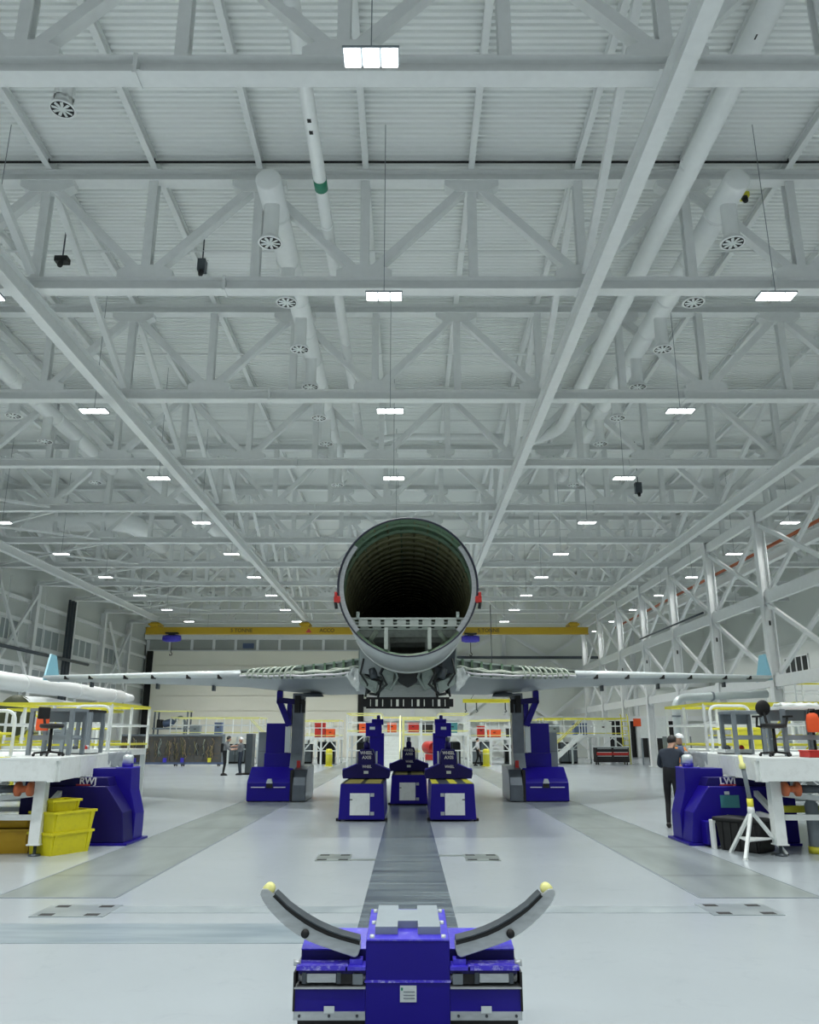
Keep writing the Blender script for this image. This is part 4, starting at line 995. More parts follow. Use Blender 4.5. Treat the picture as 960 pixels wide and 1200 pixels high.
# ------------------------------------------------------------------ work tables (mirrored pair)
def work_table(s, label):
    r = empty('work_table', (s*7.5,15.5,0), label, 'work table', None)
    P_ = lambda x, y: (s*(x-7.5), y-15.5)
    A, B_, Cc, D = (5.35,12.9), (6.22,18.3), (11.2,18.3), (11.2,12.9)
    b = MB(); b.prism([P_(*A),P_(*B_),P_(*Cc),P_(*D)], 'z', 1.40, 1.445); b.build('deck', wht, r, bevel=0.004)
    def girder(p, q, nm):
        b = MB(); p = Vector((*P_(*p),0)); q = Vector((*P_(*q),0)); d = (q-p).normalized()
        b.ext([(-0.05,1.10),(0.05,1.10),(0.05,1.40),(-0.05,1.40)], p, q); o = b.build(nm, wht, r, bevel=0.006)
        L = (q-p).length; n = max(2, int(L/1.1)); sd = d.cross(Vector((0,0,1)))
        b = MB()
        for i in range(n+1):
            c = p+d*(0.06+(L-0.12)*i/n)
            b.ext([(-0.058,1.09),(0.058,1.09),(0.058,1.41),(-0.058,1.41)], c-d*0.045, c+d*0.045)
        b.build('splice_plate', wht, o); return o
    girder((5.40,12.95),(11.2,12.95),'front_girder'); girder((5.41,12.95),(6.26,18.25),'side_girder'); girder((6.26,18.25),(11.2,18.25),'rear_girder')
    for x, y in ((5.73,13.26),(6.05,15.4),(6.45,17.8),(8.3,13.26),(8.5,15.4),(8.9,17.8)):
        b = MB(); px, py = P_(x,y); b.box((px-0.085,py-0.085,0.16),(px+0.085,py+0.085,1.10)); lg = b.build('leg', wht, r, bevel=0.008)
        b = MB(); b.lathe([(0,0.0),(0.09,0.0),(0.09,0.02),(0.025,0.035),(0.025,0.16),(0,0.16)], (px,py,0), (0,0,1), 16); b.build('levelling_foot', dgry, lg)
        b = MB(); b.box((px-0.10,py-0.10,0.155),(px+0.10,py+0.10,0.175)); b.build('foot_plate', wht, lg)
    def bar(p, q, w=0.08): 
        b = MB(); b.beam((*P_(*p[:2]),p[2]),(*P_(*q[:2]),q[2]),w,w); b.build('brace', wht, r)
    bar((5.8,13.3,0.55),(8.3,13.3,0.55)); bar((5.8,13.3,0.9),(8.3,13.3,0.62)); bar((5.8,13.4,0.5),(6.05,15.3,0.5)); bar((5.8,13.4,0.55),(6.05,15.3,1.05))
    bar((6.1,15.4,0.5),(8.5,15.4,0.5)); bar((6.1,15.4,0.5),(7.3,15.4,1.08)); bar((7.3,15.4,1.08),(8.5,15.4,0.5)); bar((6.1,15.5,0.5),(6.45,17.7,0.5)); bar((6.5,17.8,0.5),(8.9,17.8,0.5))
    bar((6.3,13.3,1.08),(6.9,13.3,0.58)); bar((6.9,13.3,0.58),(7.5,13.3,1.08))
    b = MB(); px, py = P_(5.86,13.1); b.lathe([(0,-0.05),(0.11,-0.05),(0.11,0),(0.05,0.02),(0.05,0.12),(0.11,0.14),(0.11,0.19),(0,0.19)], (px,py,0.98), (s,0.0,0), 14); b.build('pipe_flange', rust, r)
    b = MB(); b.tube([(px+s*0.19,py,0.98),(px+s*2.4,py,0.96)], 0.06, 10); b.build('supply_pipe', dgry, r)
    # hanging crumpled sheet at the far inner end
    random.seed(5); rows = []
    for a in range(7):
        rows.append([(s*(5.93-7.5+0.07*a/6+0.03*math.sin(c*1.7+a)), 16.6-15.5+1.35*c/9, 1.46-0.30*(a/6)*(1+0.2*math.sin(c*2.1))+0.02*math.sin(c*3)) for c in range(10)])
    b = MB(); b.grid(rows); sh = b.build('hanging_sheet', greysheet, r); m = sh.modifiers.new('thickness','SOLIDIFY'); m.thickness = 0.01
    b = MB(); px, py = P_(6.3,13.05); b.box((min(px,px+s*0.9),py-0.06,1.445),(max(px,px+s*0.9),py+0.25,1.452)); b.build('yellow_tape', yel, r)
    return r
greysheet = mat('grey_protective_sheet', rgb(165,172,178), 0.5, var=0.2, scale=7)
work_table(-1, 'long white steel work table on legs at the left edge of the hall')
work_table(1, 'long white steel work table on legs at the right edge of the hall')

ZTAB = 1.447
def bench(x0, x1, y0, y1, h, label, m=grym, top=None, shelf=True):
    r = empty('steel_bench', ((x0+x1)/2,(y0+y1)/2,ZTAB), label, 'bench')
    w = (x1-x0)/2; d = (y1-y0)/2
    for sx in (-1,1):
        for sy in (-1,1):
            b = MB(); b.box((sx*w-0.035,sy*d-0.035,0),(sx*w+0.035,sy*d+0.035,h)); b.build('leg', m, r, bevel=0.004)
    b = MB(); b.box((-w-0.04,-d-0.04,h),(w+0.04,d+0.04,h+0.05)); b.build('top', top or m, r, bevel=0.005)
    if shelf:
        b = MB(); b.box((-w,-d,0.26),(w,d,0.29)); b.box((-w,-d-0.01,0.26),(w,-d+0.01,0.34)); b.build('shelf', m, r)
    b = MB(); b.box((-w,d-0.02,h-0.18),(w,d,h)); b.build('back_rail', m, r)
    return r
bench(-6.62,-5.92,14.6,15.2,0.75,'grey steel bench standing on the left work table', grym)
bench(-6.75,-6.25,16.3,17.0,0.78,'dark topped bench near the far end of the left work table', grym, top=blk)
bench(5.98,6.5,15.2,15.8,0.72,'small grey bench on the right work table nearest the walking man', grym)
bench(6.3,7.0,13.9,14.5,0.76,'grey bench with a white cloth on top on the right work table', grym, top=wht)
bench(7.1,8.3,14.0,14.6,0.80,'black framed bench at the outer side of the right work table', blk, shelf=False)

def stool(x, y, rz, label, disc=False):
    r = empty('work_stool', (x,y,ZTAB), label, 'stool', None, rz)
    for k in range(5):
        a = 2*PI*k/5; b = MB(); b.beam((0,0,0.07),(0.24*math.cos(a),0.24*math.sin(a),0.05),0.04,0.03); g = b.build('base_arm', blk, r)
        b = MB(); b.lathe([(0,-0.015),(0.025,-0.015),(0.025,0.015),(0,0.015)], (0.24*math.cos(a),0.24*math.sin(a),0.025), (math.sin(a),-math.cos(a),0), 10); b.build('caster', blk, g)
    b = MB(); b.tube([(0,0,0.06),(0,0,0.46)], [0.03,0.025], 12); b.build('post', blk, r)
    b = MB(); b.lathe([(0,0.44),(0.17,0.45),(0.2,0.48),(0.19,0.52),(0,0.53)], (0,0,0), (0,0,1), 22); b.build('seat', blk, r)
    if disc:
        b = MB(); b.beam((0,0.15,0.45),(0,0.24,0.75),0.04,0.02); b.build('back_stem', blk, r)
        b = MB(); b.lathe([(0,-0.03),(0.12,-0.03),(0.135,0),(0.12,0.03),(0,0.03)], (0,0.24,0.78), (0,1,0.12), 22); b.build('backrest', blk, r)
        for sx in (-1,1):
            b = MB(); b.tube([(sx*0.12,0.05,0.46),(sx*0.26,0.05,0.48),(sx*0.27,0.0,0.62)], 0.02, 8); b.box((sx*0.27-0.03,-0.12,0.62),(sx*0.27+0.03,0.1,0.65)); b.build('armrest', blk, r)
    else:
        b = MB(); b.beam((0,0.14,0.45),(0,0.20,0.68),0.04,0.02); b.build('back_stem', blk, r)
        b = MB(); b.box((-0.13,0.18,0.60),(0.13,0.22,0.80)); b.build('backrest', blk, r, bevel=0.03)
    return r
stool(-5.98,13.95,math.radians(70),'black swivel stool standing on the left work table')
stool(6.05,13.75,math.radians(8),'black swivel chair with round backrest on the right work table', disc=True)
def bag(x, y, z, label):
    r = empty('orange_bag', (x,y,z), label, 'bag')
    b = MB(); b.lathe([(0,0),(0.10,0.0),(0.115,0.05),(0.11,0.2),(0.085,0.29),(0.04,0.31),(0,0.31)], (0,0,0), (0,0,1), 16)
    o = b.build('sack', orange, r); o.scale = (1.0,0.6,1)
    b = MB(); b.tube([(-0.07,0,0.29),(-0.05,0,0.37),(0.05,0,0.37),(0.07,0,0.29)], 0.012, 6); b.build('strap', blk, r)
bag(-6.35,14.42,1.86,'orange bag hanging from the grey bench on the left work table')
bag(6.72,13.75,1.83,'orange bag hanging on the cloth-topped bench of the right work table')
b = MB(); rows = []
for a in range(6): rows.append([(6.35+0.62*c/7, 13.95+0.42*a/5, 2.262+0.035*math.sin(a*1.3+c*0.9)**2+ (0.03 if 0<a<5 else 0)) for c in range(8)])
b.grid(rows); o = b.build('folded_cloth', wht); m = o.modifiers.new('thickness','SOLIDIFY'); m.thickness = 0.03
tag(o, 'white folded cloth lying on the bench of the right work table', 'cloth')
r = empty('red_case', (6.65,13.02,ZTAB), 'low red case lying at the front edge of the right work table', 'case')
b = MB(); b.box((-0.45,-0.09,0),(0.9,0.25,0.09)); b.build('body', red, r, bevel=0.01)
b = MB(); b.box((-0.46,-0.095,0.085),(0.91,0.255,0.11)); b.build('lid', red, r, bevel=0.008)
b = MB(); b.box((0.1,-0.105,0.04),(0.2,-0.09,0.09)); b.build('latch', alup, r)
def hoop(x, y, w, h, label, m=wht, rz=0):
    r = empty('guard_hoop', (x,y,ZTAB), label, 'guard rail', None, rz)
    b = MB(); b.tube(bend([(-w/2,0,0),(-w/2,0,h),(w/2,0,h),(w/2,0,0)], 0.18), 0.028, 10); b.build('tube_frame', m, r)
    b = MB(); b.tube([(-w/2,0,h*0.5),(w/2,0,h*0.5)], 0.022, 8); b.build('middle_rail', yel, r)
    for sx in (-1,1):
        b = MB(); b.box((sx*w/2-0.06,-0.06,0),(sx*w/2+0.06,0.06,0.015)); b.build('foot_plate', m, r)
hoop(-6.85,13.5,0.9,0.72,'white guard hoop at the outer front of the left work table')
hoop(7.7,13.3,0.8,0.85,'pale yellow guard hoop at the outer front of the right work table', pyel)
hoop(-6.75,17.7,0.75,0.95,'white guard frame at the far end of the left work table')
hoop(6.85,17.6,0.85,0.95,'white guard frame at the far end of the right work table')
for s, l in ((-1,'left'),(1,'right')):
    r = empty('parts_tray', (s*6.15,15.75,ZTAB), 'white tray of small parts on the %s work table' % l, 'tray')
    b = MB(); b.box((-0.25,-0.2,0),(0.25,0.2,0.02)); 
    for (x0,y0,x1,y1) in ((-0.25,-0.2,0.25,-0.18),(-0.25,0.18,0.25,0.2),(-0.25,-0.18,-0.23,0.18),(0.23,-0.18,0.25,0.18)): b.box((x0,y0,0.0),(x1,y1,0.09))
    b.build('tray_body', wht, r)
    for k, (x, y, m) in enumerate(((-0.12,0,dgry),(0.08,0.06,alu),(0.1,-0.1,red))):
        b = MB(); b.lathe([(0,0.021),(0.05,0.021),(0.05,0.13),(0.02,0.16),(0,0.16)], (x,y,0), (0,0,1), 12); b.build('can', m, r)

# ------------------------------------------------------------------ crates, bin, tripod by the tables
def crate(x, y, z, L, W, H, rz, label, m=crate_y):
    r = empty('plastic_crate', (x,y,z), label, 'crate', 'yellow plastic crates', rz)
    t = 0.9
    def ring(zz, k, e=0.0): return [(-L/2*k-e,-W/2*k-e,zz),(L/2*k+e,-W/2*k-e,zz),(L/2*k+e,W/2*k+e,zz),(-L/2*k-e,W/2*k+e,zz)]
    b = MB(); a = ring(0,t); c = ring(H,1.0); i0 = ring(0.02,t,-0.015); i1 = ring(H,1.0,-0.02)
    b.add(a+c+i1+i0, [(3,2,1,0)]+[(k,(k+1)%4,4+(k+1)%4,4+k) for k in range(4)]+[(4+k,4+(k+1)%4,8+(k+1)%4,8+k) for k in range(4)]+[(8+k,8+(k+1)%4,12+(k+1)%4,12+k) for k in range(4)]+[(12,13,14,15)])
    b.build('shell', m, r)
    b = MB(); e = 0.018
    b.box((-L/2-e,-W/2-e,H-0.035),(L/2+e,-W/2+0.004,H)); b.box((-L/2-e,W/2-0.004,H-0.035),(L/2+e,W/2+e,H)); b.box((-L/2-e,-W/2,H-0.035),(-L/2+0.004,W/2,H)); b.box((L/2-0.004,-W/2,H-0.035),(L/2+e,W/2,H))
    b.build('rim', m, r)
    for sx in (-0.4,0.4):
        b = MB(); b.prism([(-W/2*t-0.002,0.0),(-W/2-0.018,H-0.03),(-W/2+0.01,H-0.03),(-W/2*t+0.02,0.0)], 'x', sx*L-0.02, sx*L+0.02); b.build('rib', m, r)
    return r
ca = math.radians(61)
cx, cy = -5.28-0.25*math.sin(ca), 13.5+0.25*math.cos(ca)
crate(cx,cy,0.0,0.78,0.54,0.33,ca,'yellow plastic crate on the floor under the left work table, bottom of the stack')
crate(cx,cy,0.325,0.8,0.56,0.31,ca,'yellow plastic crate in the middle of the stack under the left work table')
crate(cx-0.08,cy-0.03,0.632,0.52,0.40,0.17,ca,'small shallow yellow crate on top of the stack under the left work table')
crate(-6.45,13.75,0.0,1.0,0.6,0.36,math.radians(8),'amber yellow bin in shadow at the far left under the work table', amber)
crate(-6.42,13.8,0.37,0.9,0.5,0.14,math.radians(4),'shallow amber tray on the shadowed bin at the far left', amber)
def bin_():
    r = empty('storage_tote', (5.46,13.86,0), 'black plastic storage tote on the floor beside the tripod stand', 'tote', None, math.radians(-52))
    b = MB(); b.prism([(-0.33,0),(0.33,0),(0.40,0.46),(-0.40,0.46)], 'y', -0.24, 0.24); b.build('tub', blk, r, bevel=0.03)
    b = MB(); b.box((-0.43,-0.27,0.44),(0.43,0.27,0.50)); b.build('lid', blk, r, bevel=0.02)
    for k in range(5):
        x = -0.28+0.14*k; b = MB(); b.prism([(-0.242,0.02),(-0.255,0.02),(-0.255,0.42),(-0.242,0.42)], 'x', x-0.02, x+0.02); b.build('rib', blk, r)
bin_()
r = empty('step_stool', (5.22,14.12,0), 'low white metal step between the lettered jack and the black tote', 'step')
b = MB(); b.box((-0.22,-0.08,0.40),(0.22,0.10,0.44)); b.build('tread', wht, r, bevel=0.006)
for sx in (-1,1):
    b = MB(); b.box((sx*0.20-0.02,-0.07,0),(sx*0.20+0.02,0.09,0.40)); b.build('leg', wht, r)
def tripod():
    cx_, cy_ = 5.28, 13.12
    r = empty('tripod_stand', (cx_,cy_,0), 'white tripod stand with a grey pole and yellow collar beside the right table', 'stand')
    feet = [flo(874,1008),flo(857,999),flo(922,1002)]
    top = Vector((0,0,0.62))
    for f in feet:
        p = Vector((f.x-cx_,f.y-cy_,0.012)); b = MB(); d = (top-p)
        b.beam(p, top+Vector((p.x*0.06,p.y*0.06,0)), 0.045, 0.045); lg = b.build('leg', wht, r)
        b = MB(); b.lathe([(0,0),(0.04,0),(0.04,0.012),(0,0.014)], (p.x,p.y,0), (0,0,1), 12); b.build('foot_pad', wht if f is not feet[2] else blk, lg)
    mids = [Vector((f.x-cx_,f.y-cy_,0))*0.62+Vector((0,0,0.24)) for f in feet]
    b = MB(); b.prism([(m.x,m.y) for m in mids], 'z', 0.235, 0.26); b.build('spreader_shelf', wht, r)
    b = MB(); b.lathe([(0,0.60),(0.05,0.60),(0.055,0.66),(0.05,0.72),(0,0.72)], (0,0,0), (0,0,1), 14); b.build('hub', wht, r)
    b = MB(); b.lathe([(0,0.68),(0.048,0.68),(0.048,0.84),(0,0.84)], (0,0,0), (0,0,1), 14); b.build('yellow_collar', yel, r)
    b = MB(); b.tube([(0,0,0.8),(-0.03,0,1.12),(-0.055,0,1.30)], 0.034, 12); b.build('pole', grym, r)
    b = MB(); b.lathe([(0,0),(0.05,0.0),(0.05,0.07),(0.03,0.08),(0.03,0.2),(0,0.2)], (-0.055,0,1.28), (-0.12,0,1), 12); b.build('pole_head', pyel, r)
tripod()
def bottle(x, y, label):
    r = empty('gas_cylinder', (x,y,0), label, 'gas cylinder', 'grey gas cylinders under the right table')
    b = MB(); b.lathe([(0,0.08),(0.09,0.08),(0.1,0.1),(0.1,0.72),(0.06,0.80),(0,0.81)], (0,0,0), (0,0,1), 16); b.build('tank', grym, r)
    b = MB(); b.lathe([(0,0.0),(0.12,0.0),(0.12,0.10),(0.1,0.10)], (0,0,0), (0,0,1), 16); b.build('base_ring', yel, r)
    b = MB(); b.lathe([(0,0.80),(0.03,0.80),(0.03,0.88),(0,0.88)], (0,0,0), (0,0,1), 10); b.build('valve', alup, r)
bottle(6.42,13.55,'grey gas cylinder under the right work table, nearest its front leg')
bottle(6.68,13.6,'grey gas cylinder under the right work table, second from the front leg')
bottle(6.94,13.55,'grey gas cylinder under the right work table, farthest out')
b = MB(); b.beam((6.1,13.95,0.62),(7.8,13.95,0.62),0.14,0.10); o = b.build('yellow_beam', yel); tag(o, 'dull yellow beam lying on the lower braces under the right work table', 'beam', None, 'thing')

# ------------------------------------------------------------------ people
def person(x, y, rz, label, J, shirt, trousers, hair='short', cap=None, vest=None, scale=1.0, back=None):
    """J: joint offsets in metres, figure faces +Y, x to its right"""
    r = empty('person', (x,y,0), label, 'person', None, rz)
    base = dict(pelvis=(0,0,0.95), waist=(0,0.0,1.10), chest=(0,0.0,1.30), neck=(0,0.0,1.48), head=(0,0.02,1.58), crown=(0,0.02,1.69),
        hipL=(-0.09,0,0.92), kneeL=(-0.10,0.03,0.50), ankL=(-0.10,-0.02,0.09), toeL=(-0.11,0.15,0.04),
        hipR=(0.09,0,0.92), kneeR=(0.10,0.03,0.50), ankR=(0.10,-0.02,0.09), toeR=(0.11,0.15,0.04),
        shL=(-0.18,0,1.42), elL=(-0.24,-0.02,1.14), wrL=(-0.25,0.1,0.90), hdL=(-0.25,0.13,0.82),
        shR=(0.18,0,1.42), elR=(0.24,-0.02,1.14), wrR=(0.25,0.1,0.90), hdR=(0.25,0.13,0.82))
    base.update({k: v for k, v in J.items() if k not in ('look','bare')})
    V = {k: Vector(v)*scale for k, v in base.items()}
    rad = dict(pelvis=(.15,.11),waist=(.15,.115),chest=(.178,.13),neck=(.055,.055),head=(.078,.092),crown=(.062,.075),
        hipL=(.095,.095),kneeL=(.062,.062),ankL=(.045,.045),toeL=(.04,.03),hipR=(.095,.095),kneeR=(.062,.062),ankR=(.045,.045),toeR=(.04,.03),
        shL=(.07,.07),elL=(.05,.05),wrL=(.032,.032),hdL=(.035,.022),shR=(.07,.07),elR=(.05,.05),wrR=(.032,.032),hdR=(.035,.022))
    E = [('pelvis','waist','t'),('waist','chest','s'),('chest','neck','s'),('neck','head','k'),('head','crown','k')]
    for d in 'LR':
        E += [('pelvis','hip'+d,'t'),('hip'+d,'knee'+d,'t'),('knee'+d,'ank'+d,'t'),('ank'+d,'toe'+d,'b'),('chest','sh'+d,'s'),('sh'+d,'el'+d,'s'),('el'+d,'wr'+d,'a'),('wr'+d,'hd'+d,'k')]
    # face: nose and ears; hands: five fingers
    hf = (V['crown']-V['head']).normalized()
    fw = Vector(J.get('look',(0,1,0))).normalized(); fw = (fw-hf*fw.dot(hf)).normalized(); sdv = fw.cross(hf)
    mid = V['head']*0.75+V['crown']*0.25
    V['nose'] = mid+fw*0.105*scale-hf*0.015*scale; rad['nose'] = (.013,.013); E.append(('head','nose','k'))
    V['chin'] = V['head']+fw*0.07*scale-hf*0.055*scale; rad['chin'] = (.035,.03); E.append(('head','chin','k'))
    for sg, nm in ((-1,'earL'),(1,'earR')):
        V[nm] = mid+sdv*sg*0.088*scale-fw*0.01*scale; rad[nm] = (.014,.02); E.append(('head',nm,'k'))
    for d, sg in (('L',-1),('R',1)):
        hd = (V['hd'+d]-V['wr'+d]).normalized(); sw = hd.cross(Vector((0,1,0.3)));
        if sw.length < 0.1: sw = hd.cross(Vector((1,0,0)))
        sw.normalize(); cu = sw.cross(hd)
        for q, (off, ln) in enumerate(((-0.033,0.062),(-0.011,0.078),(0.011,0.074),(0.032,0.055))):
            a = 'f%s%da' % (d,q); c = 'f%s%db' % (d,q)
            V[a] = V['hd'+d]+sw*off*scale+hd*ln*0.5*scale; V[c] = V[a]+(hd*0.75+cu*0.55).normalized()*ln*0.55*scale
            rad[a] = (.0085,.0085); rad[c] = (.007,.007); E += [('hd'+d,a,'k'),(a,c,'k')]
        V['th'+d] = V['wr'+d]*0.55+V['hd'+d]*0.45-sw*0.05*scale; V['ti'+d] = V['th'+d]+(hd-sw*0.35).normalized()*0.045*scale
        rad['th'+d] = (.011,.011); rad['ti'+d] = (.009,.009); E += [('wr'+d,'th'+d,'k'),('th'+d,'ti'+d,'k')]
    names = list(V); idx = {n: i for i, n in enumerate(names)}
    me = bpy.data.meshes.new('body'); me.from_pydata([tuple(V[n]) for n in names], [(idx[a],idx[c]) for a, c, _ in E], [])
    tmp = bpy.data.objects.new('body_rig', me); C.objects.link(tmp)
    sk = tmp.modifiers.new('skin','SKIN'); sk.use_smooth_shade = True
    for i, n in enumerate(names):
        v = me.skin_vertices[0].data[i]; v.radius = tuple(q*scale for q in rad[n]); v.use_root = (n == 'pelvis')
    ss = tmp.modifiers.new('sub','SUBSURF'); ss.levels = 2; ss.render_levels = 2
    dg = bpy.context.evaluated_depsgraph_get(); dg.update()
    ev = tmp.evaluated_get(dg); nm_ = bpy.data.meshes.new_from_object(ev, depsgraph=dg)
    bpy.data.objects.remove(tmp)
    nm_.name = 'body'; nm_.materials.clear()
    for m in (skinm, shirt, trousers, blk): nm_.materials.append(m)
    hc0 = V['head']*0.6+V['crown']*0.4
    segs = [(V[a],V[c],k) for a, c, k in E]
    mi = {'k':0,'a':0 if J.get('bare',True) else 1,'s':1,'t':2,'b':3}
    for p in nm_.polygons:
        c = p.center; best = (9,'s')
        for a, e, k in segs:
            ab = e-a; t = max(0,min(1,(c-a).dot(ab)/max(ab.length_squared,1e-9))); dd = (c-(a+ab*t)).length
            if k in 'st': dd -= 0.05
            if dd < best[0]: best = (dd,k)
        if c.z > V['neck'].z+0.025*scale and (c-hc0).length < 0.24*scale: best = (0,'k')
        p.material_index = mi[best[1]]; p.use_smooth = True
    o = bpy.data.objects.new('body', nm_); C.objects.link(o); o.parent = r
    # hair / cap cover the back and top of the head
    hc = V['head']*0.45+V['crown']*0.55
    b = MB(); rows = []
    for i in range(9):
        th = math.radians(5+ (132 if not cap else 80)*i/8); row = []
        for k in range(20):
            ph = 2*PI*k/20; dirv = hf*math.cos(th)+(sdv*math.cos(ph)+fw*math.sin(ph))*math.sin(th)
            cut = max(0, math.sin(ph))*math.sin(th)
            f = 1.0-0.45*cut*(1 if th > 1.0 else 0)-(0.22*(th-1.9)/0.5 if th > 1.9 else 0)
            row.append(tuple(hc+(sdv*dirv.dot(sdv)*0.098+fw*dirv.dot(fw)*0.112+hf*dirv.dot(hf)*0.118)*scale*f-fw*0.012*scale))
        rows.append(row)
    b.grid(rows, closed=True); b.add([rows[0][k] for k in range(20)], [tuple(range(20))])
    h = b.build('cap' if cap else 'hair', cap or hairm, r)
    if cap:
        b = MB(); pts = [hc+fw*0.10*scale+sdv*(-0.07)*scale, hc+fw*0.19*scale+sdv*(-0.04)*scale, hc+fw*0.19*scale+sdv*0.04*scale, hc+fw*0.10*scale+sdv*0.07*scale]
        b.add([p+hf*0.03*scale for p in pts]+[p+hf*0.045*scale for p in pts], [(3,2,1,0),(4,5,6,7),(0,1,5,4),(1,2,6,5),(2,3,7,6),(3,0,4,7)]); b.build('cap_peak', cap, h)
    for sg in (-1,1):
        b = MB(); c = mid+fw*0.085*scale+sdv*sg*0.032*scale+hf*0.02*scale
        b.lathe([(0,-0.011),(0.009,-0.006),(0.012,0),(0.009,0.006),(0,0.011)], c, fw, 10); b.build('eye', hairm, r)
    if vest:
        b = MB(); rows = []
        for t in (0.0,0.35,0.7,1.0):
            c = V['waist'].lerp(V['neck'], t*0.92); w, d_ = ((.185,.15),(.20,.16),(.215,.16),(.12,.11))[int(t*3+0.1)]
            rows.append([tuple(c+Vector((w*math.cos(2*PI*k/20),d_*math.sin(2*PI*k/20),0))*scale) for k in range(20)])
        b.grid(rows, closed=True); b.build('vest', vest, r)
    if back:
        b = MB(); c = V['chest']; b.box((c.x-0.14,c.y-0.26,c.z-0.3),(c.x+0.14,c.y-0.1,c.z+0.12)); b.build('backpack', back, r, bevel=0.04)
    for d in 'LR':
        a = V['ank'+d]; t = V['toe'+d]; dv = (t-a); dv.z = 0; dv.normalize(); sd = Vector((dv.y,-dv.x,0))
        b = MB(); rows = []
        for f, w, hh in ((-0.10,0.03,0.07),(-0.06,0.045,0.11),(0.04,0.05,0.10),(0.13,0.052,0.065),(0.19,0.03,0.045)):
            c = Vector((a.x,a.y,0))+dv*f*scale
            rows.append([tuple(c+sd*w*math.cos(q)*scale+Vector((0,0,hh*scale*(0.5+0.5*math.sin(q))))) for q in [2*PI*m/10 for m in range(10)]])
        b.grid(rows, closed=True); b.add(rows[0],[tuple(range(10))]); b.add(rows[-1],[tuple(range(10))]); b.build('shoe', blk, r)
    return r
person(5.40,17.3,math.radians(-28),'person in dark navy shirt and black trousers seen from behind at the LWJ jack',
    dict(chest=(0.02,0.05,1.32),neck=(0.03,0.08,1.49),head=(0.05,0.13,1.58),crown=(0.06,0.17,1.69),look=(0.5,1,-0.2),
         kneeL=(-0.11,0.06,0.50),ankL=(-0.10,-0.10,0.09),toeL=(-0.13,0.06,0.04),kneeR=(0.09,0.0,0.5),ankR=(0.10,0.05,0.09),toeR=(0.13,0.21,0.04),
         shL=(-0.17,0.06,1.42),elL=(-0.25,0.16,1.16),wrL=(-0.12,0.38,1.12),hdL=(-0.08,0.46,1.12),
         shR=(0.20,0.04,1.42),elR=(0.34,0.16,1.22),wrR=(0.30,0.40,1.24),hdR=(0.27,0.48,1.24)), navy, blackc, scale=1.02)
person(6.62,20.3,math.radians(75),'person in a white cap and orange vest standing behind the walking man',
    dict(look=(0.3,1,-0.1), elR=(0.26,0.1,1.18),wrR=(0.2,0.35,1.15),hdR=(0.18,0.43,1.15)), bluegrey, navy, cap=whitecap, vest=orgvest, scale=1.05)
person(-8.75,40.0,math.radians(-75),'person in grey shirt and black trousers reaching toward a dark panel',
    dict(elL=(-0.2,0.2,1.25),wrL=(-0.12,0.45,1.30),hdL=(-0.1,0.53,1.31),elR=(0.22,0.2,1.12),wrR=(0.12,0.42,1.15),hdR=(0.1,0.5,1.16),chest=(0,0.06,1.3),neck=(0,0.12,1.47),head=(0,0.16,1.57),crown=(0,0.18,1.68)), greyc, blackc, back=blackc, scale=1.04)
person(-8.1,40.6,math.radians(85),'person in a white cap facing the colleague in the grey shirt',
    dict(elL=(-0.2,0.15,1.15),wrL=(-0.1,0.38,1.2),hdL=(-0.08,0.46,1.2)), greyc, navy, cap=whitecap, scale=1.0)
person(4.45,53.4,math.radians(-80),'person in pale shirt and black trousers walking beside a yellow bollard',
    dict(kneeL=(-0.09,0.2,0.52),ankL=(-0.09,0.25,0.12),toeL=(-0.09,0.4,0.05),ankR=(0.09,-0.2,0.10),toeR=(0.09,-0.04,0.04),kneeR=(0.09,-0.02,0.5)), letter, blackc, scale=0.98)

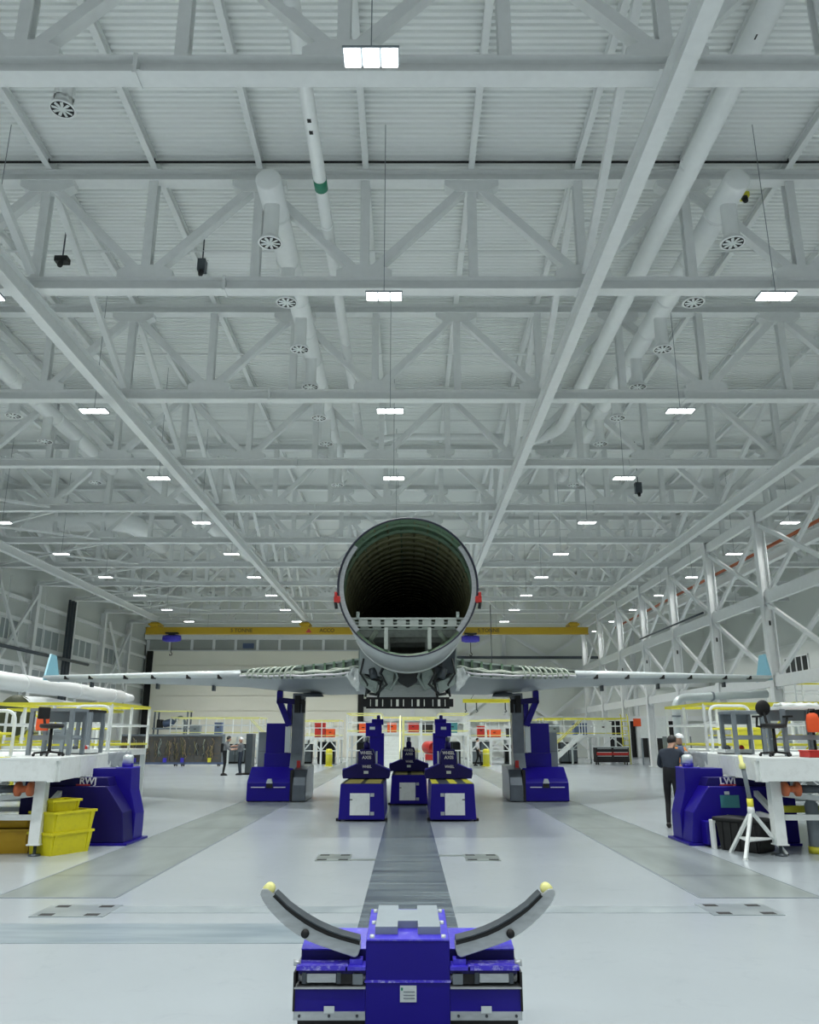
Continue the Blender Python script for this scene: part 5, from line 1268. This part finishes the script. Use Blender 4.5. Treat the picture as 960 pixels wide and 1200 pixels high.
# ------------------------------------------------------------------ platforms along the back
def platform(x0, x1, y0, y1, zd, label, stair=None, rail=1.1, posts=4, group='white work platforms', ytop=pyel, front_rail=True, truss=True):
    r = empty('work_platform', ((x0+x1)/2,(y0+y1)/2,0), label, 'platform', group)
    w = (x1-x0)/2; d = (y1-y0)/2
    b = MB(); b.box((-w,-d,zd-0.16),(w,d,zd)); b.build('deck', wht, r)
    n = posts
    for i in range(n):
        x = -w+0.06+(2*w-0.12)*i/(n-1)
        for y in (-d+0.06,d-0.06):
            b = MB(); b.box((x-0.06,y-0.06,0),(x+0.06,y+0.06,zd-0.16)); b.build('post', wht, r)
    if truss:
        for i in range(n-1):
            xa = -w+0.06+(2*w-0.12)*i/(n-1); xb_ = -w+0.06+(2*w-0.12)*(i+1)/(n-1); xm = (xa+xb_)/2
            b = MB(); y = -d+0.06; b.beam((xa,y,zd*0.5),(xm,y,zd-0.18),0.07,0.07); b.build('brace', wht, r)
            b = MB(); b.beam((xb_,y,zd*0.5),(xm,y,zd-0.18),0.07,0.07); b.build('brace', wht, r)
            b = MB(); b.beam((xa,y,zd*0.5),(xb_,y,zd*0.5),0.07,0.07); b.build('brace', wht, r)
    sides = [((-w,d),(w,d)),((-w,-d),(-w,d)),((w,-d),(w,d))]
    if front_rail: sides.append(((-w,-d),(w,-d)))
    for (a, c) in sides:
        for zz, m, nm, th in ((zd+rail,ytop,'top_rail',0.07),(zd+rail*0.55,wht,'middle_rail',0.05),(zd+0.12,ytop,'toe_board',0.05)):
            b = MB(); b.beam((*a,zz),(*c,zz),th,th); b.build(nm, m, r)
        L = math.hypot(c[0]-a[0],c[1]-a[1]); k = max(1,int(L/1.2))
        for i in (range(k+1) if a[1] == c[1] else range(1, k)):
            px = a[0]+(c[0]-a[0])*i/k; py = a[1]+(c[1]-a[1])*i/k
            b = MB(); b.box((px-0.03,py-0.03,zd),(px+0.03,py+0.03,zd+rail)); b.build('rail_post', wht, r)
    if stair:
        sx, dirx, run = stair   # foot x offset, +1 climbs to the right
        st = bpy.data.objects.new('staircase', None); C.objects.link(st); st.parent = r; st.location = (sx,-d-0.55,0)
        for yy in (-0.42,0.42):
            b = MB(); b.beam((0,yy,0.05),(dirx*run,yy,zd),0.06,0.22); b.build('stringer', wht, st)
            b = MB(); b.beam((0,yy,0.95),(dirx*run,yy,zd+0.95),0.05,0.05); b.build('handrail', ytop, st)
            b = MB(); b.beam((0,yy,0.0),(0,yy,0.97),0.05,0.05); b.beam((dirx*run,yy,zd),(dirx*run,yy,zd+0.97),0.05,0.05); b.build('handrail_post', wht, st)
        nst = 8
        for i in range(nst):
            t = (i+0.7)/nst; b = MB(); b.box((dirx*run*t-0.13,-0.42,zd*t-0.02),(dirx*run*t+0.13,0.42,zd*t+0.02)); b.build('tread', alup, st)
    return r
platform(-16.3,-10.2,57,60,1.95,'white work platform with pale yellow rails behind the long wiring board', stair=(4.6,-1,2.0))
platform(-8.2,-4.6,56,59,1.75,'white work platform behind the bollard left of the fuselage jacks')
platform(4.2,8.2,56,59,1.75,'white work platform behind the bollard right of the fuselage jacks')
platform(9.3,15.0,57,60,1.9,'white work platform with stairs above the tool cabinet', stair=(-2.6,1,2.2), ytop=yel)
platform(-3.6,-1.6,49,53,2.0,'narrow pale platform behind the left blue mast jack', posts=2)
platform(1.9,3.6,49,53,2.0,'narrow pale platform behind the right blue mast jack', posts=2)
platform(-10.2,-7.35,20.5,23.5,1.45,'raised platform with yellow rails beyond the left work table', stair=None, ytop=yel, truss=False)
platform(7.35,10.2,20.5,23.5,1.45,'raised platform with yellow rails beyond the right work table', stair=None, ytop=yel, truss=False)
platform(-12.7,-9.9,26.2,28.7,1.5,'yellow railed platform beside the green dome', ytop=yel, stair=(1.6,-1,1.7))
platform(11.5,14.8,29,32,1.7,'yellow railed platform beside the silver exhaust pipe', ytop=yel, stair=(-1.6,1,1.8))
platform(17.0,20.5,36,39,3.1,'tall yellow railed platform in the side bay', ytop=yel, stair=(-1.9,1,2.6))
platform(-9.4,-6.2,66,69,1.9,'far white platform in front of the hangar door', group='far platforms')
platform(-2.6,2.6,62,65,2.1,'far white platform straight behind the central stairs', group='far platforms')
platform(6.0,12.2,66,69,2.0,'far white platform below the braced back wall', group='far platforms')
# central stair unit
r = empty('stair_unit', (-0.95,44,0), 'white central stairs leading up behind the middle jack', 'stairs')
for i in range(9):
    b = MB(); b.box((-0.5,0.26*i,0.2*i),(0.5,0.26*i+0.27,0.2*i+0.2)); b.build('step', wht, r)
for sx in (-1,1):
    b = MB(); b.beam((sx*0.53,0,0.1),(sx*0.53,2.4,1.9),0.06,0.22); b.build('stringer', wht, r)
    b = MB(); b.beam((sx*0.53,0,1.0),(sx*0.53,2.4,2.9),0.06,0.06); b.build('handrail', pyel, r)
    for t in (0,1):
        b = MB(); b.beam((sx*0.53,2.4*t,0.1+1.8*t),(sx*0.53,2.4*t,1.0+1.9*t),0.05,0.05); b.build('handrail_post', pyel, r)
r = empty('gate_frame', (0.75,46.5,0), 'pale framed gate with open panes right of the central stairs', 'gate')
for x in (-1.0,0,0.95):
    b = MB(); b.box((x-0.06,-0.05,0),(x+0.06,0.05,2.75)); b.build('upright', pyel if x else wht, r)
for z in (1.9,2.72,1.0):
    b = MB(); b.box((-1.05,-0.045,z-0.05),(1.0,0.045,z+0.05)); b.build('crossbar', pyel, r)

# ------------------------------------------------------------------ smaller equipment at the back
def box_item(name, cat, x, y, z, w, d, h, m, label, group=None, lid=None):
    r = empty(name, (x,y,z), label, cat, group)
    b = MB(); b.box((-w/2,-d/2,0),(w/2,d/2,h*0.86)); b.build('body', m, r, bevel=0.02)
    b = MB(); b.box((-w/2-0.015,-d/2-0.015,h*0.86),(w/2+0.015,d/2+0.015,h)); b.build('lid', lid or m, r, bevel=0.015)
    b = MB(); b.box((-0.08,-d/2-0.03,h*0.55),(0.08,-d/2,h*0.64)); b.build('handle', blk, r)
    return r
items = [(-14.8,58,1.95,0.7,0.5,0.6,grym,'grey box on the platform behind the wiring board'),(-13.2,58,1.95,0.5,0.5,0.8,bluegrey,'blue grey box on the platform behind the wiring board'),
 (-7.4,57,1.75,0.8,0.5,0.5,wht,'white box on the platform behind the bollard at left'),(-6.0,57,1.75,0.7,0.6,0.95,red,'tall red box on the platform behind the bollard at left'),(-5.3,57,1.75,0.6,0.6,0.55,orange,'orange box on the platform behind the bollard at left'),
 (5.0,57,1.75,0.5,0.5,0.75,red,'red box on the platform behind the bollard at right'),(5.9,57,1.75,0.9,0.5,0.5,orange,'orange box on the platform behind the bollard at right'),(7.1,57,1.75,0.7,0.5,0.6,blk,'black box on the platform behind the bollard at right'),
 (10.2,58,1.9,0.7,0.5,0.7,grym,'grey box on the platform above the tool cabinet'),(12.0,58,1.9,0.9,0.6,0.8,bluegrey,'blue grey box on the platform above the tool cabinet'),(13.6,58,1.9,1.2,0.4,0.9,wht,'white box on the platform above the tool cabinet'),
 (-2.7,50.5,2.0,0.5,0.5,0.55,orange,'orange box on the narrow platform at left'),(2.7,50.5,2.0,0.6,0.5,0.6,teal,'teal box on the narrow platform at right'),
 (0.4,63,2.1,0.9,0.5,0.7,red,'red box on the far central platform'),(1.5,63,2.1,0.8,0.5,0.7,blk,'black box on the far central platform'),(-1.2,63,2.1,0.7,0.5,0.7,orange,'orange box on the far central platform'),
 (-9.2,22,1.45,0.7,0.5,0.5,grym,'grey box on the railed platform beyond the left table'),(9.0,22,1.45,0.7,0.5,0.55,yel,'yellow box on the railed platform beyond the right table')]
for (x,y,z,w,d,h,m,l) in items: box_item('storage_box','box',x,y,z,w,d,h,m,l,'storage boxes on the platforms')
def cabinet(x, y, w, d, h, label, m=dgry, shelves=2):
    r = empty('equipment_cabinet', (x,y,0), label, 'cabinet', 'cabinets under the back platforms')
    b = MB(); b.box((-w/2,-d/2,0.06),(w/2,d/2,h)); b.build('body', m, r, bevel=0.02)
    for sx in (-1,1):
        a, c = sorted((sx*0.02, sx*(w/2-0.04))); b = MB(); b.box((a,-d/2-0.02,0.12),(c,-d/2,h-0.06)); dd = b.build('door', grym if m is blk else blk, r, bevel=0.006)
        b = MB(); b.box((sx*0.07-0.012,-d/2-0.045,h*0.45),(sx*0.07+0.012,-d/2-0.02,h*0.6)); b.build('handle', alup, dd)
    b = MB(); b.box((-w/2+0.03,-d/2+0.05,0),(w/2-0.03,d/2-0.05,0.06)); b.build('plinth', blk, r)
for x, y, w, h, l, m in ((-7.2,58.4,1.1,1.3,'dark cabinet under the platform at left, nearest the wing jack',blk),(-5.6,57.8,1.2,1.45,'grey and black cabinet under the platform left of centre',dgry),(5.0,57.6,1.3,1.45,'black cabinet under the platform right of centre',blk),(7.3,58.2,1.2,1.25,'dark cabinet under the right platform, nearest the wing jack',dgry),
    (-12.0,58.5,1.4,1.3,'dark cabinet under the platform behind the wiring board',blk),(11.2,58.6,1.2,1.4,'dark cabinet behind the platform stairs at right',blk),(17.4,57,1.8,1.7,'dark cabinet near the opening of the side bay',dgry),(-2.6,51,1.0,1.5,'dark cabinet under the narrow platform at left',dgry),(2.7,51,1.0,1.5,'dark cabinet under the narrow platform at right',dgry)):
    cabinet(x,y,w,0.7,h,l,m)
# tool cabinet on castors
r = empty('tool_cabinet', (13.5,55.6,0), 'black tool cabinet with red and silver drawers under the platform at right', 'tool cabinet')
b = MB(); b.box((-1.1,-0.4,0.16),(1.1,0.4,1.10)); b.build('body', blk, r, bevel=0.02)
for sx in (-1,1):
    for k, m in enumerate((blk, red, blk)):
        a, c = sorted((sx*0.03,sx*1.05)); z = 0.85-0.24*k
        b = MB(); b.box((a,-0.43,z-0.0),(c,-0.40,z+0.20)); dd = b.build('drawer', m, r)
        b = MB(); b.box((a+0.05,-0.46,z+0.17),(c-0.05,-0.43,z+0.205)); b.build('drawer_pull', alup, dd)
b = MB(); b.box((-1.13,-0.44,1.10),(1.13,0.44,1.15)); b.build('worktop', alup, r)
for sx in (-0.95,0.95):
    for sy in (-0.3,0.3):
        b = MB(); b.lathe([(0,-0.03),(0.08,-0.03),(0.08,0.03),(0,0.03)], (sx,sy,0.08), (1,0,0), 14); b.build('castor', blk, r)
# yellow ladder at the end of the platform
r = empty('access_ladder', (14.75,56.3,0), 'yellow upright ladder at the column end of the stair platform', 'ladder')
for sx in (-0.22,0.22):
    b = MB(); b.tube([(sx,0,0),(sx,0.1,3.1),(sx,0.35,3.25)], 0.035, 8); b.build('side_rail', yel, r)
for k in range(9):
    b = MB(); b.tube([(-0.22,0.01*k,0.3+0.31*k),(0.22,0.01*k,0.3+0.31*k)], 0.022, 6); b.build('rung', yel, r)
# bollards
def bollard(x, label):
    r = empty('bollard', (x,52.9,0), label, 'bollard', 'yellow bollards')
    b = MB(); b.lathe([(0,0.03),(0.21,0.03),(0.21,0.95),(0.17,1.03),(0,1.05)], (0,0,0), (0,0,1), 20); b.build('sleeve', yel, r)
    b = MB(); b.box((-0.27,-0.27,0),(0.27,0.27,0.03)); b.build('base_plate', yel, r)
    b = MB(); b.lathe([(0.212,0.7),(0.214,0.7),(0.214,0.78),(0.212,0.78)], (0,0,0), (0,0,1), 20); b.build('band', pyel, r)
bollard(-4.97,'yellow bollard left of the fuselage jacks'); bollard(4.95,'yellow bollard right of the fuselage jacks')
# wiring board
r = empty('wiring_board', (-14.85,52.7,0), 'long dark wiring board hung with cables beyond the left work table', 'board')
b = MB(); b.box((-3.25,-0.03,0.22),(3.15,0.05,1.82))
boardm = mat('wiring_board_grey', (0.085,0.085,0.08,1), 0.6, var=0.35, scale=1.2, dirt=(0.17,0.12,0.06,1), dirt_amt=0.9, dirt_scale=5)
b.build('board_panel', boardm, r)
for (a, c, nm) in (((-3.35,-0.1,1.82),(3.3,0.1,1.93),'frame_top'),((-3.35,-0.1,0.12),(3.3,0.1,0.24),'frame_bottom'),((3.15,-0.1,0.24),(3.3,0.1,1.82),'frame_side'),((-3.35,-0.1,0.24),(-3.22,0.1,1.82),'frame_side')):
    b = MB(); b.box(a, c); b.build(nm, grym if nm != 'frame_bottom' else bluegrey, r)
random.seed(11); cols = [wood, olive, wood, gprimer, blk, dgry, dgry, darkg, mat_slat, olive]
for k in range(92):
    x = -3.0+ (5.6*random.random() if random.random() < 0.8 else 0.3); pts = []
    z0 = random.uniform(1.2,1.75); 
    for j in range(5): pts.append((min(3.0,max(-3.1,x+random.uniform(-0.12,0.12))), -0.06-0.01*(k % 4), z0-(z0-0.3)*j/4*random.uniform(0.6,1.0)))
    b = MB(); b.tube(pts, random.choice((0.010,0.014,0.018)), 6); b.build('cable', random.choice(cols), r)
for x in (-2.3,-0.4,0.7,2.4):
    b = MB(); b.box((x-0.1,-0.13,0.24),(x+0.1,-0.03,0.5)); b.build('connector_box', random.choice((amber,yel,bluet,dgry)), r)
for x in (-3.0,0.3,0.75,3.0):
    b = MB(); b.box((x-0.04,-0.3,0.06),(x+0.04,0.3,0.13)); lg = b.build('foot', blk, r)
    for y in (-0.25,0.25):
        b = MB(); b.lathe([(0,-0.02),(0.06,-0.02),(0.06,0.02),(0,0.02)], (x,y,0.06), (1,0,0), 12); b.build('castor', blk, lg)
r = empty('screen_panel', (-7.75,41.2,0), 'dark grey upright panel the two people stand beside', 'panel')
b = MB(); b.box((-0.16,-0.4,0.08),(0.16,0.4,1.92)); b.build('slab', dgry, r, bevel=0.02)
b = MB(); b.box((-0.3,-0.45,0),(0.3,0.45,0.08)); b.build('base', blk, r)
# equipment gantry before the hangar door
r = empty('equipment_rack', (-17.3,61,0), 'grey raised equipment rack with blue motor before the hangar door', 'rack')
for x in (-1.2,1.2):
    for y in (-0.5,0.5):
        b = MB(); b.box((x-0.05,y-0.05,0),(x+0.05,y+0.05,3.6)); b.build('post', steelbare, r)
b = MB(); b.box((-1.3,-0.6,2.3),(1.3,0.6,2.42)); b.build('shelf', grym, r)
b = MB(); b.box((-1.3,-0.6,3.55),(1.3,0.6,3.62)); b.build('top_frame', pyel, r)
b = MB(); b.lathe([(0,-0.35),(0.25,-0.3),(0.28,0.3),(0.12,0.5),(0,0.5)], (-0.35,0,2.75), (1,0,0.2), 16); b.build('motor', bluegrey, r)
b = MB(); b.box((-1.1,-0.3,2.42),(-0.75,0.3,3.0)); b.build('control_box', blk, r, bevel=0.02)
b = MB(); b.tube(bend([(0.1,0,2.8),(0.5,0,3.3),(0.9,0,3.0),(0.9,0,0.2)], 0.3), 0.09, 10); b.build('hose', grym, r)
# red torpedo heater on a trolley by the gate
r = empty('blower_heater', (1.15,43.2,0), 'red torpedo heater on a small trolley right of the central stairs', 'heater')
b = MB(); b.lathe([(0,-0.45),(0.28,-0.45),(0.31,-0.4),(0.31,0.35),(0.24,0.48),(0.22,0.48),(0.22,0.3),(0,0.3)], (0,0,1.25), (0.35,-1,0), 22); b.build('barrel', red, r)
b = MB(); b.box((-0.25,-0.4,0.62),(0.25,0.4,0.92)); b.build('fuel_tank', red, r, bevel=0.04)
for sx in (-1,1):
    b = MB(); b.beam((sx*0.28,-0.5,0.3),(sx*0.28,0.55,0.95),0.04,0.04); b.build('frame', wht, r)
    b = MB(); b.lathe([(0,-0.04),(0.2,-0.04),(0.2,0.04),(0,0.04)], (sx*0.34,-0.25,0.2), (1,0,0), 18); b.build('wheel', blk, r)
    b = MB(); b.beam((sx*0.2,0.3,0.0),(sx*0.2,0.3,0.64),0.04,0.04); b.build('leg', wht, r)
b = MB(); b.box((0.35,-0.2,0.7),(0.75,0.2,1.0)); b.build('side_box', yel, r, bevel=0.02)
domem = mat('dark_olive_primer', (0.05,0.06,0.025,1), 0.5, var=0.2)
# green dome (barrel end) with white skin behind, on a stand
r = empty('nose_section', (-14.0,29.5,0), 'dark green dome with white slots and a white barrel behind, at far left', 'fuselage part')
b = MB(); n = 20; rows = []
for i in range(7):
    a = PI/2*i/6; rows.append([(0.68*math.sin(a)*math.cos(2*PI*k/24), -0.22*math.cos(a), 2.5+0.72*math.sin(a)*math.sin(2*PI*k/24)) for k in range(24)])
b.grid(rows[1:], closed=True); b.add(rows[1], [tuple(range(24))]); b.build('dome', domem, r)
b = MB(); b.lathe([(0.69,0.0),(0.66,1.5),(0.45,3.4)], (0,0.0,2.5), (0.28,1,0.03), 28); b.build('barrel_skin', wht, r)
for x in (0.05,0.36):
    b = MB(); b.prism([(x-0.06,2.2),(x+0.02,2.2),(x+0.08,2.5),(x+0.08,2.62),(x,2.62),(x-0.06,2.45)], 'y', -0.26, -0.14); b.build('slot_panel', wht, r, bevel=0.02)
for sx in (-0.5,0.5):
    for sy in (0.1,1.4):
        b = MB(); b.box((sx-0.06,sy-0.06,0),(sx+0.06,sy+0.06,2.1)); b.build('stand_leg', yel, r)
b = MB(); b.box((-0.6,0.0,1.75),(0.6,1.5,1.85)); b.build('stand_shelf', yel, r)
# silver exhaust pipe
r = empty('exhaust_pipe', (11.2,34.5,0), 'silver exhaust pipe rising and bending toward the right columns', 'pipe')
b = MB(); b.tube(bend([(0,0,0.1),(0,0,3.35),(3.9,0,3.5)], 0.5), 0.16, 16); b.build('pipe_run', alup, r)
for p, dv in (((0,0,1.4),(0,0,1)),((0,0,2.6),(0,0,1)),((1.6,0,3.41),(1,0,0.04))):
    b = MB(); b.lathe([(0.16,-0.04),(0.185,-0.04),(0.185,0.04),(0.16,0.04)], p, dv, 16); b.build('pipe_clamp', grym, r)
b = MB(); b.lathe([(0,0),(0.3,0.0),(0.3,0.08),(0.18,0.12)], (0,0,0), (0,0,1), 16); b.build('floor_flange', grym, r)
# benches and boards in the side bay
for k, (x, y, l) in enumerate(((16.8,43,'white topped bench in the side bay nearest the columns'),(19.5,46,'white topped bench farther inside the side bay'),(16.9,52,'white topped bench in the side bay by the back columns'))):
    r = empty('work_bench', (x,y,0), l, 'bench', 'benches in the side bay')
    b = MB(); b.box((-1.1,-0.4,0.92),(1.1,0.4,0.98)); b.build('top', yel if k == 2 else wht, r)
    for sx in (-1,1):
        for sy in (-0.33,0.33):
            b = MB(); b.box((sx-0.04,sy-0.04,0),(sx+0.04,sy+0.04,0.92)); b.build('leg', grym, r)
    b = MB(); b.box((-1.0,-0.33,0.3),(1.0,0.33,0.34)); b.build('shelf', grym, r)
    b = MB(); b.box((-0.9,0.33,0.98),(0.9,0.37,1.8)); b.build('back_board', grym, r)
r = empty('display_board', (15.2,55.2,0), 'white display board with an orange tag beside the right platform', 'board')
b = MB(); b.box((0.2,-0.04,1.7),(2.0,0.04,3.0)); b.build('panel', wht, r)
for x in (0.3,1.9):
    b = MB(); b.box((x-0.04,-0.05,0),(x+0.04,0.05,1.7)); b.build('leg', grym, r)
b = MB(); b.box((-0.2,-0.08,2.45),(0.3,-0.05,2.95)); b.build('orange_tag', orange, r)
# yellow spreader beam over the right platforms
r = empty('spreader_beam', (6.2,60,4.3), 'yellow lifting beam with dark hooks above the platform right of the fuselage', 'lifting beam')
b = MB(); b.hsec((-2.2,0,0),(2.2,0,0),0.2,0.26,0.03); b.build('beam', yel, r)
for x in (-2.0,-1.2,0.9,1.9):
    b = MB(); b.tube([(x,0,-0.13),(x,0,-0.6),(x+0.08,0,-0.75),(x-0.06,0,-0.8)], 0.05, 8); b.build('hook', dgry, r)
for x in (-1.6,1.6):
    b = MB(); b.tube([(x,0,0.13),(0,0,2.6)], 0.02, 5); b.build('sling', dgry, r)
b = MB(); b.tube([(0,0,2.6),(0,0,ZB-4.3)], 0.03, 6); b.build('lifting_cable', dgry, r)

# ------------------------------------------------------------------ render settings
sc = bpy.context.scene
sc.view_settings.view_transform = 'Standard'; sc.view_settings.look = 'None'; sc.view_settings.exposure = EXPOSURE; sc.view_settings.gamma = 1.0
sc.view_settings.use_curve_mapping = False
sc.cycles.max_bounces = 8; sc.cycles.diffuse_bounces = 5; sc.cycles.glossy_bounces = 4
sc.cycles.sample_clamp_indirect = 6.0
sc.cycles.use_denoising = True
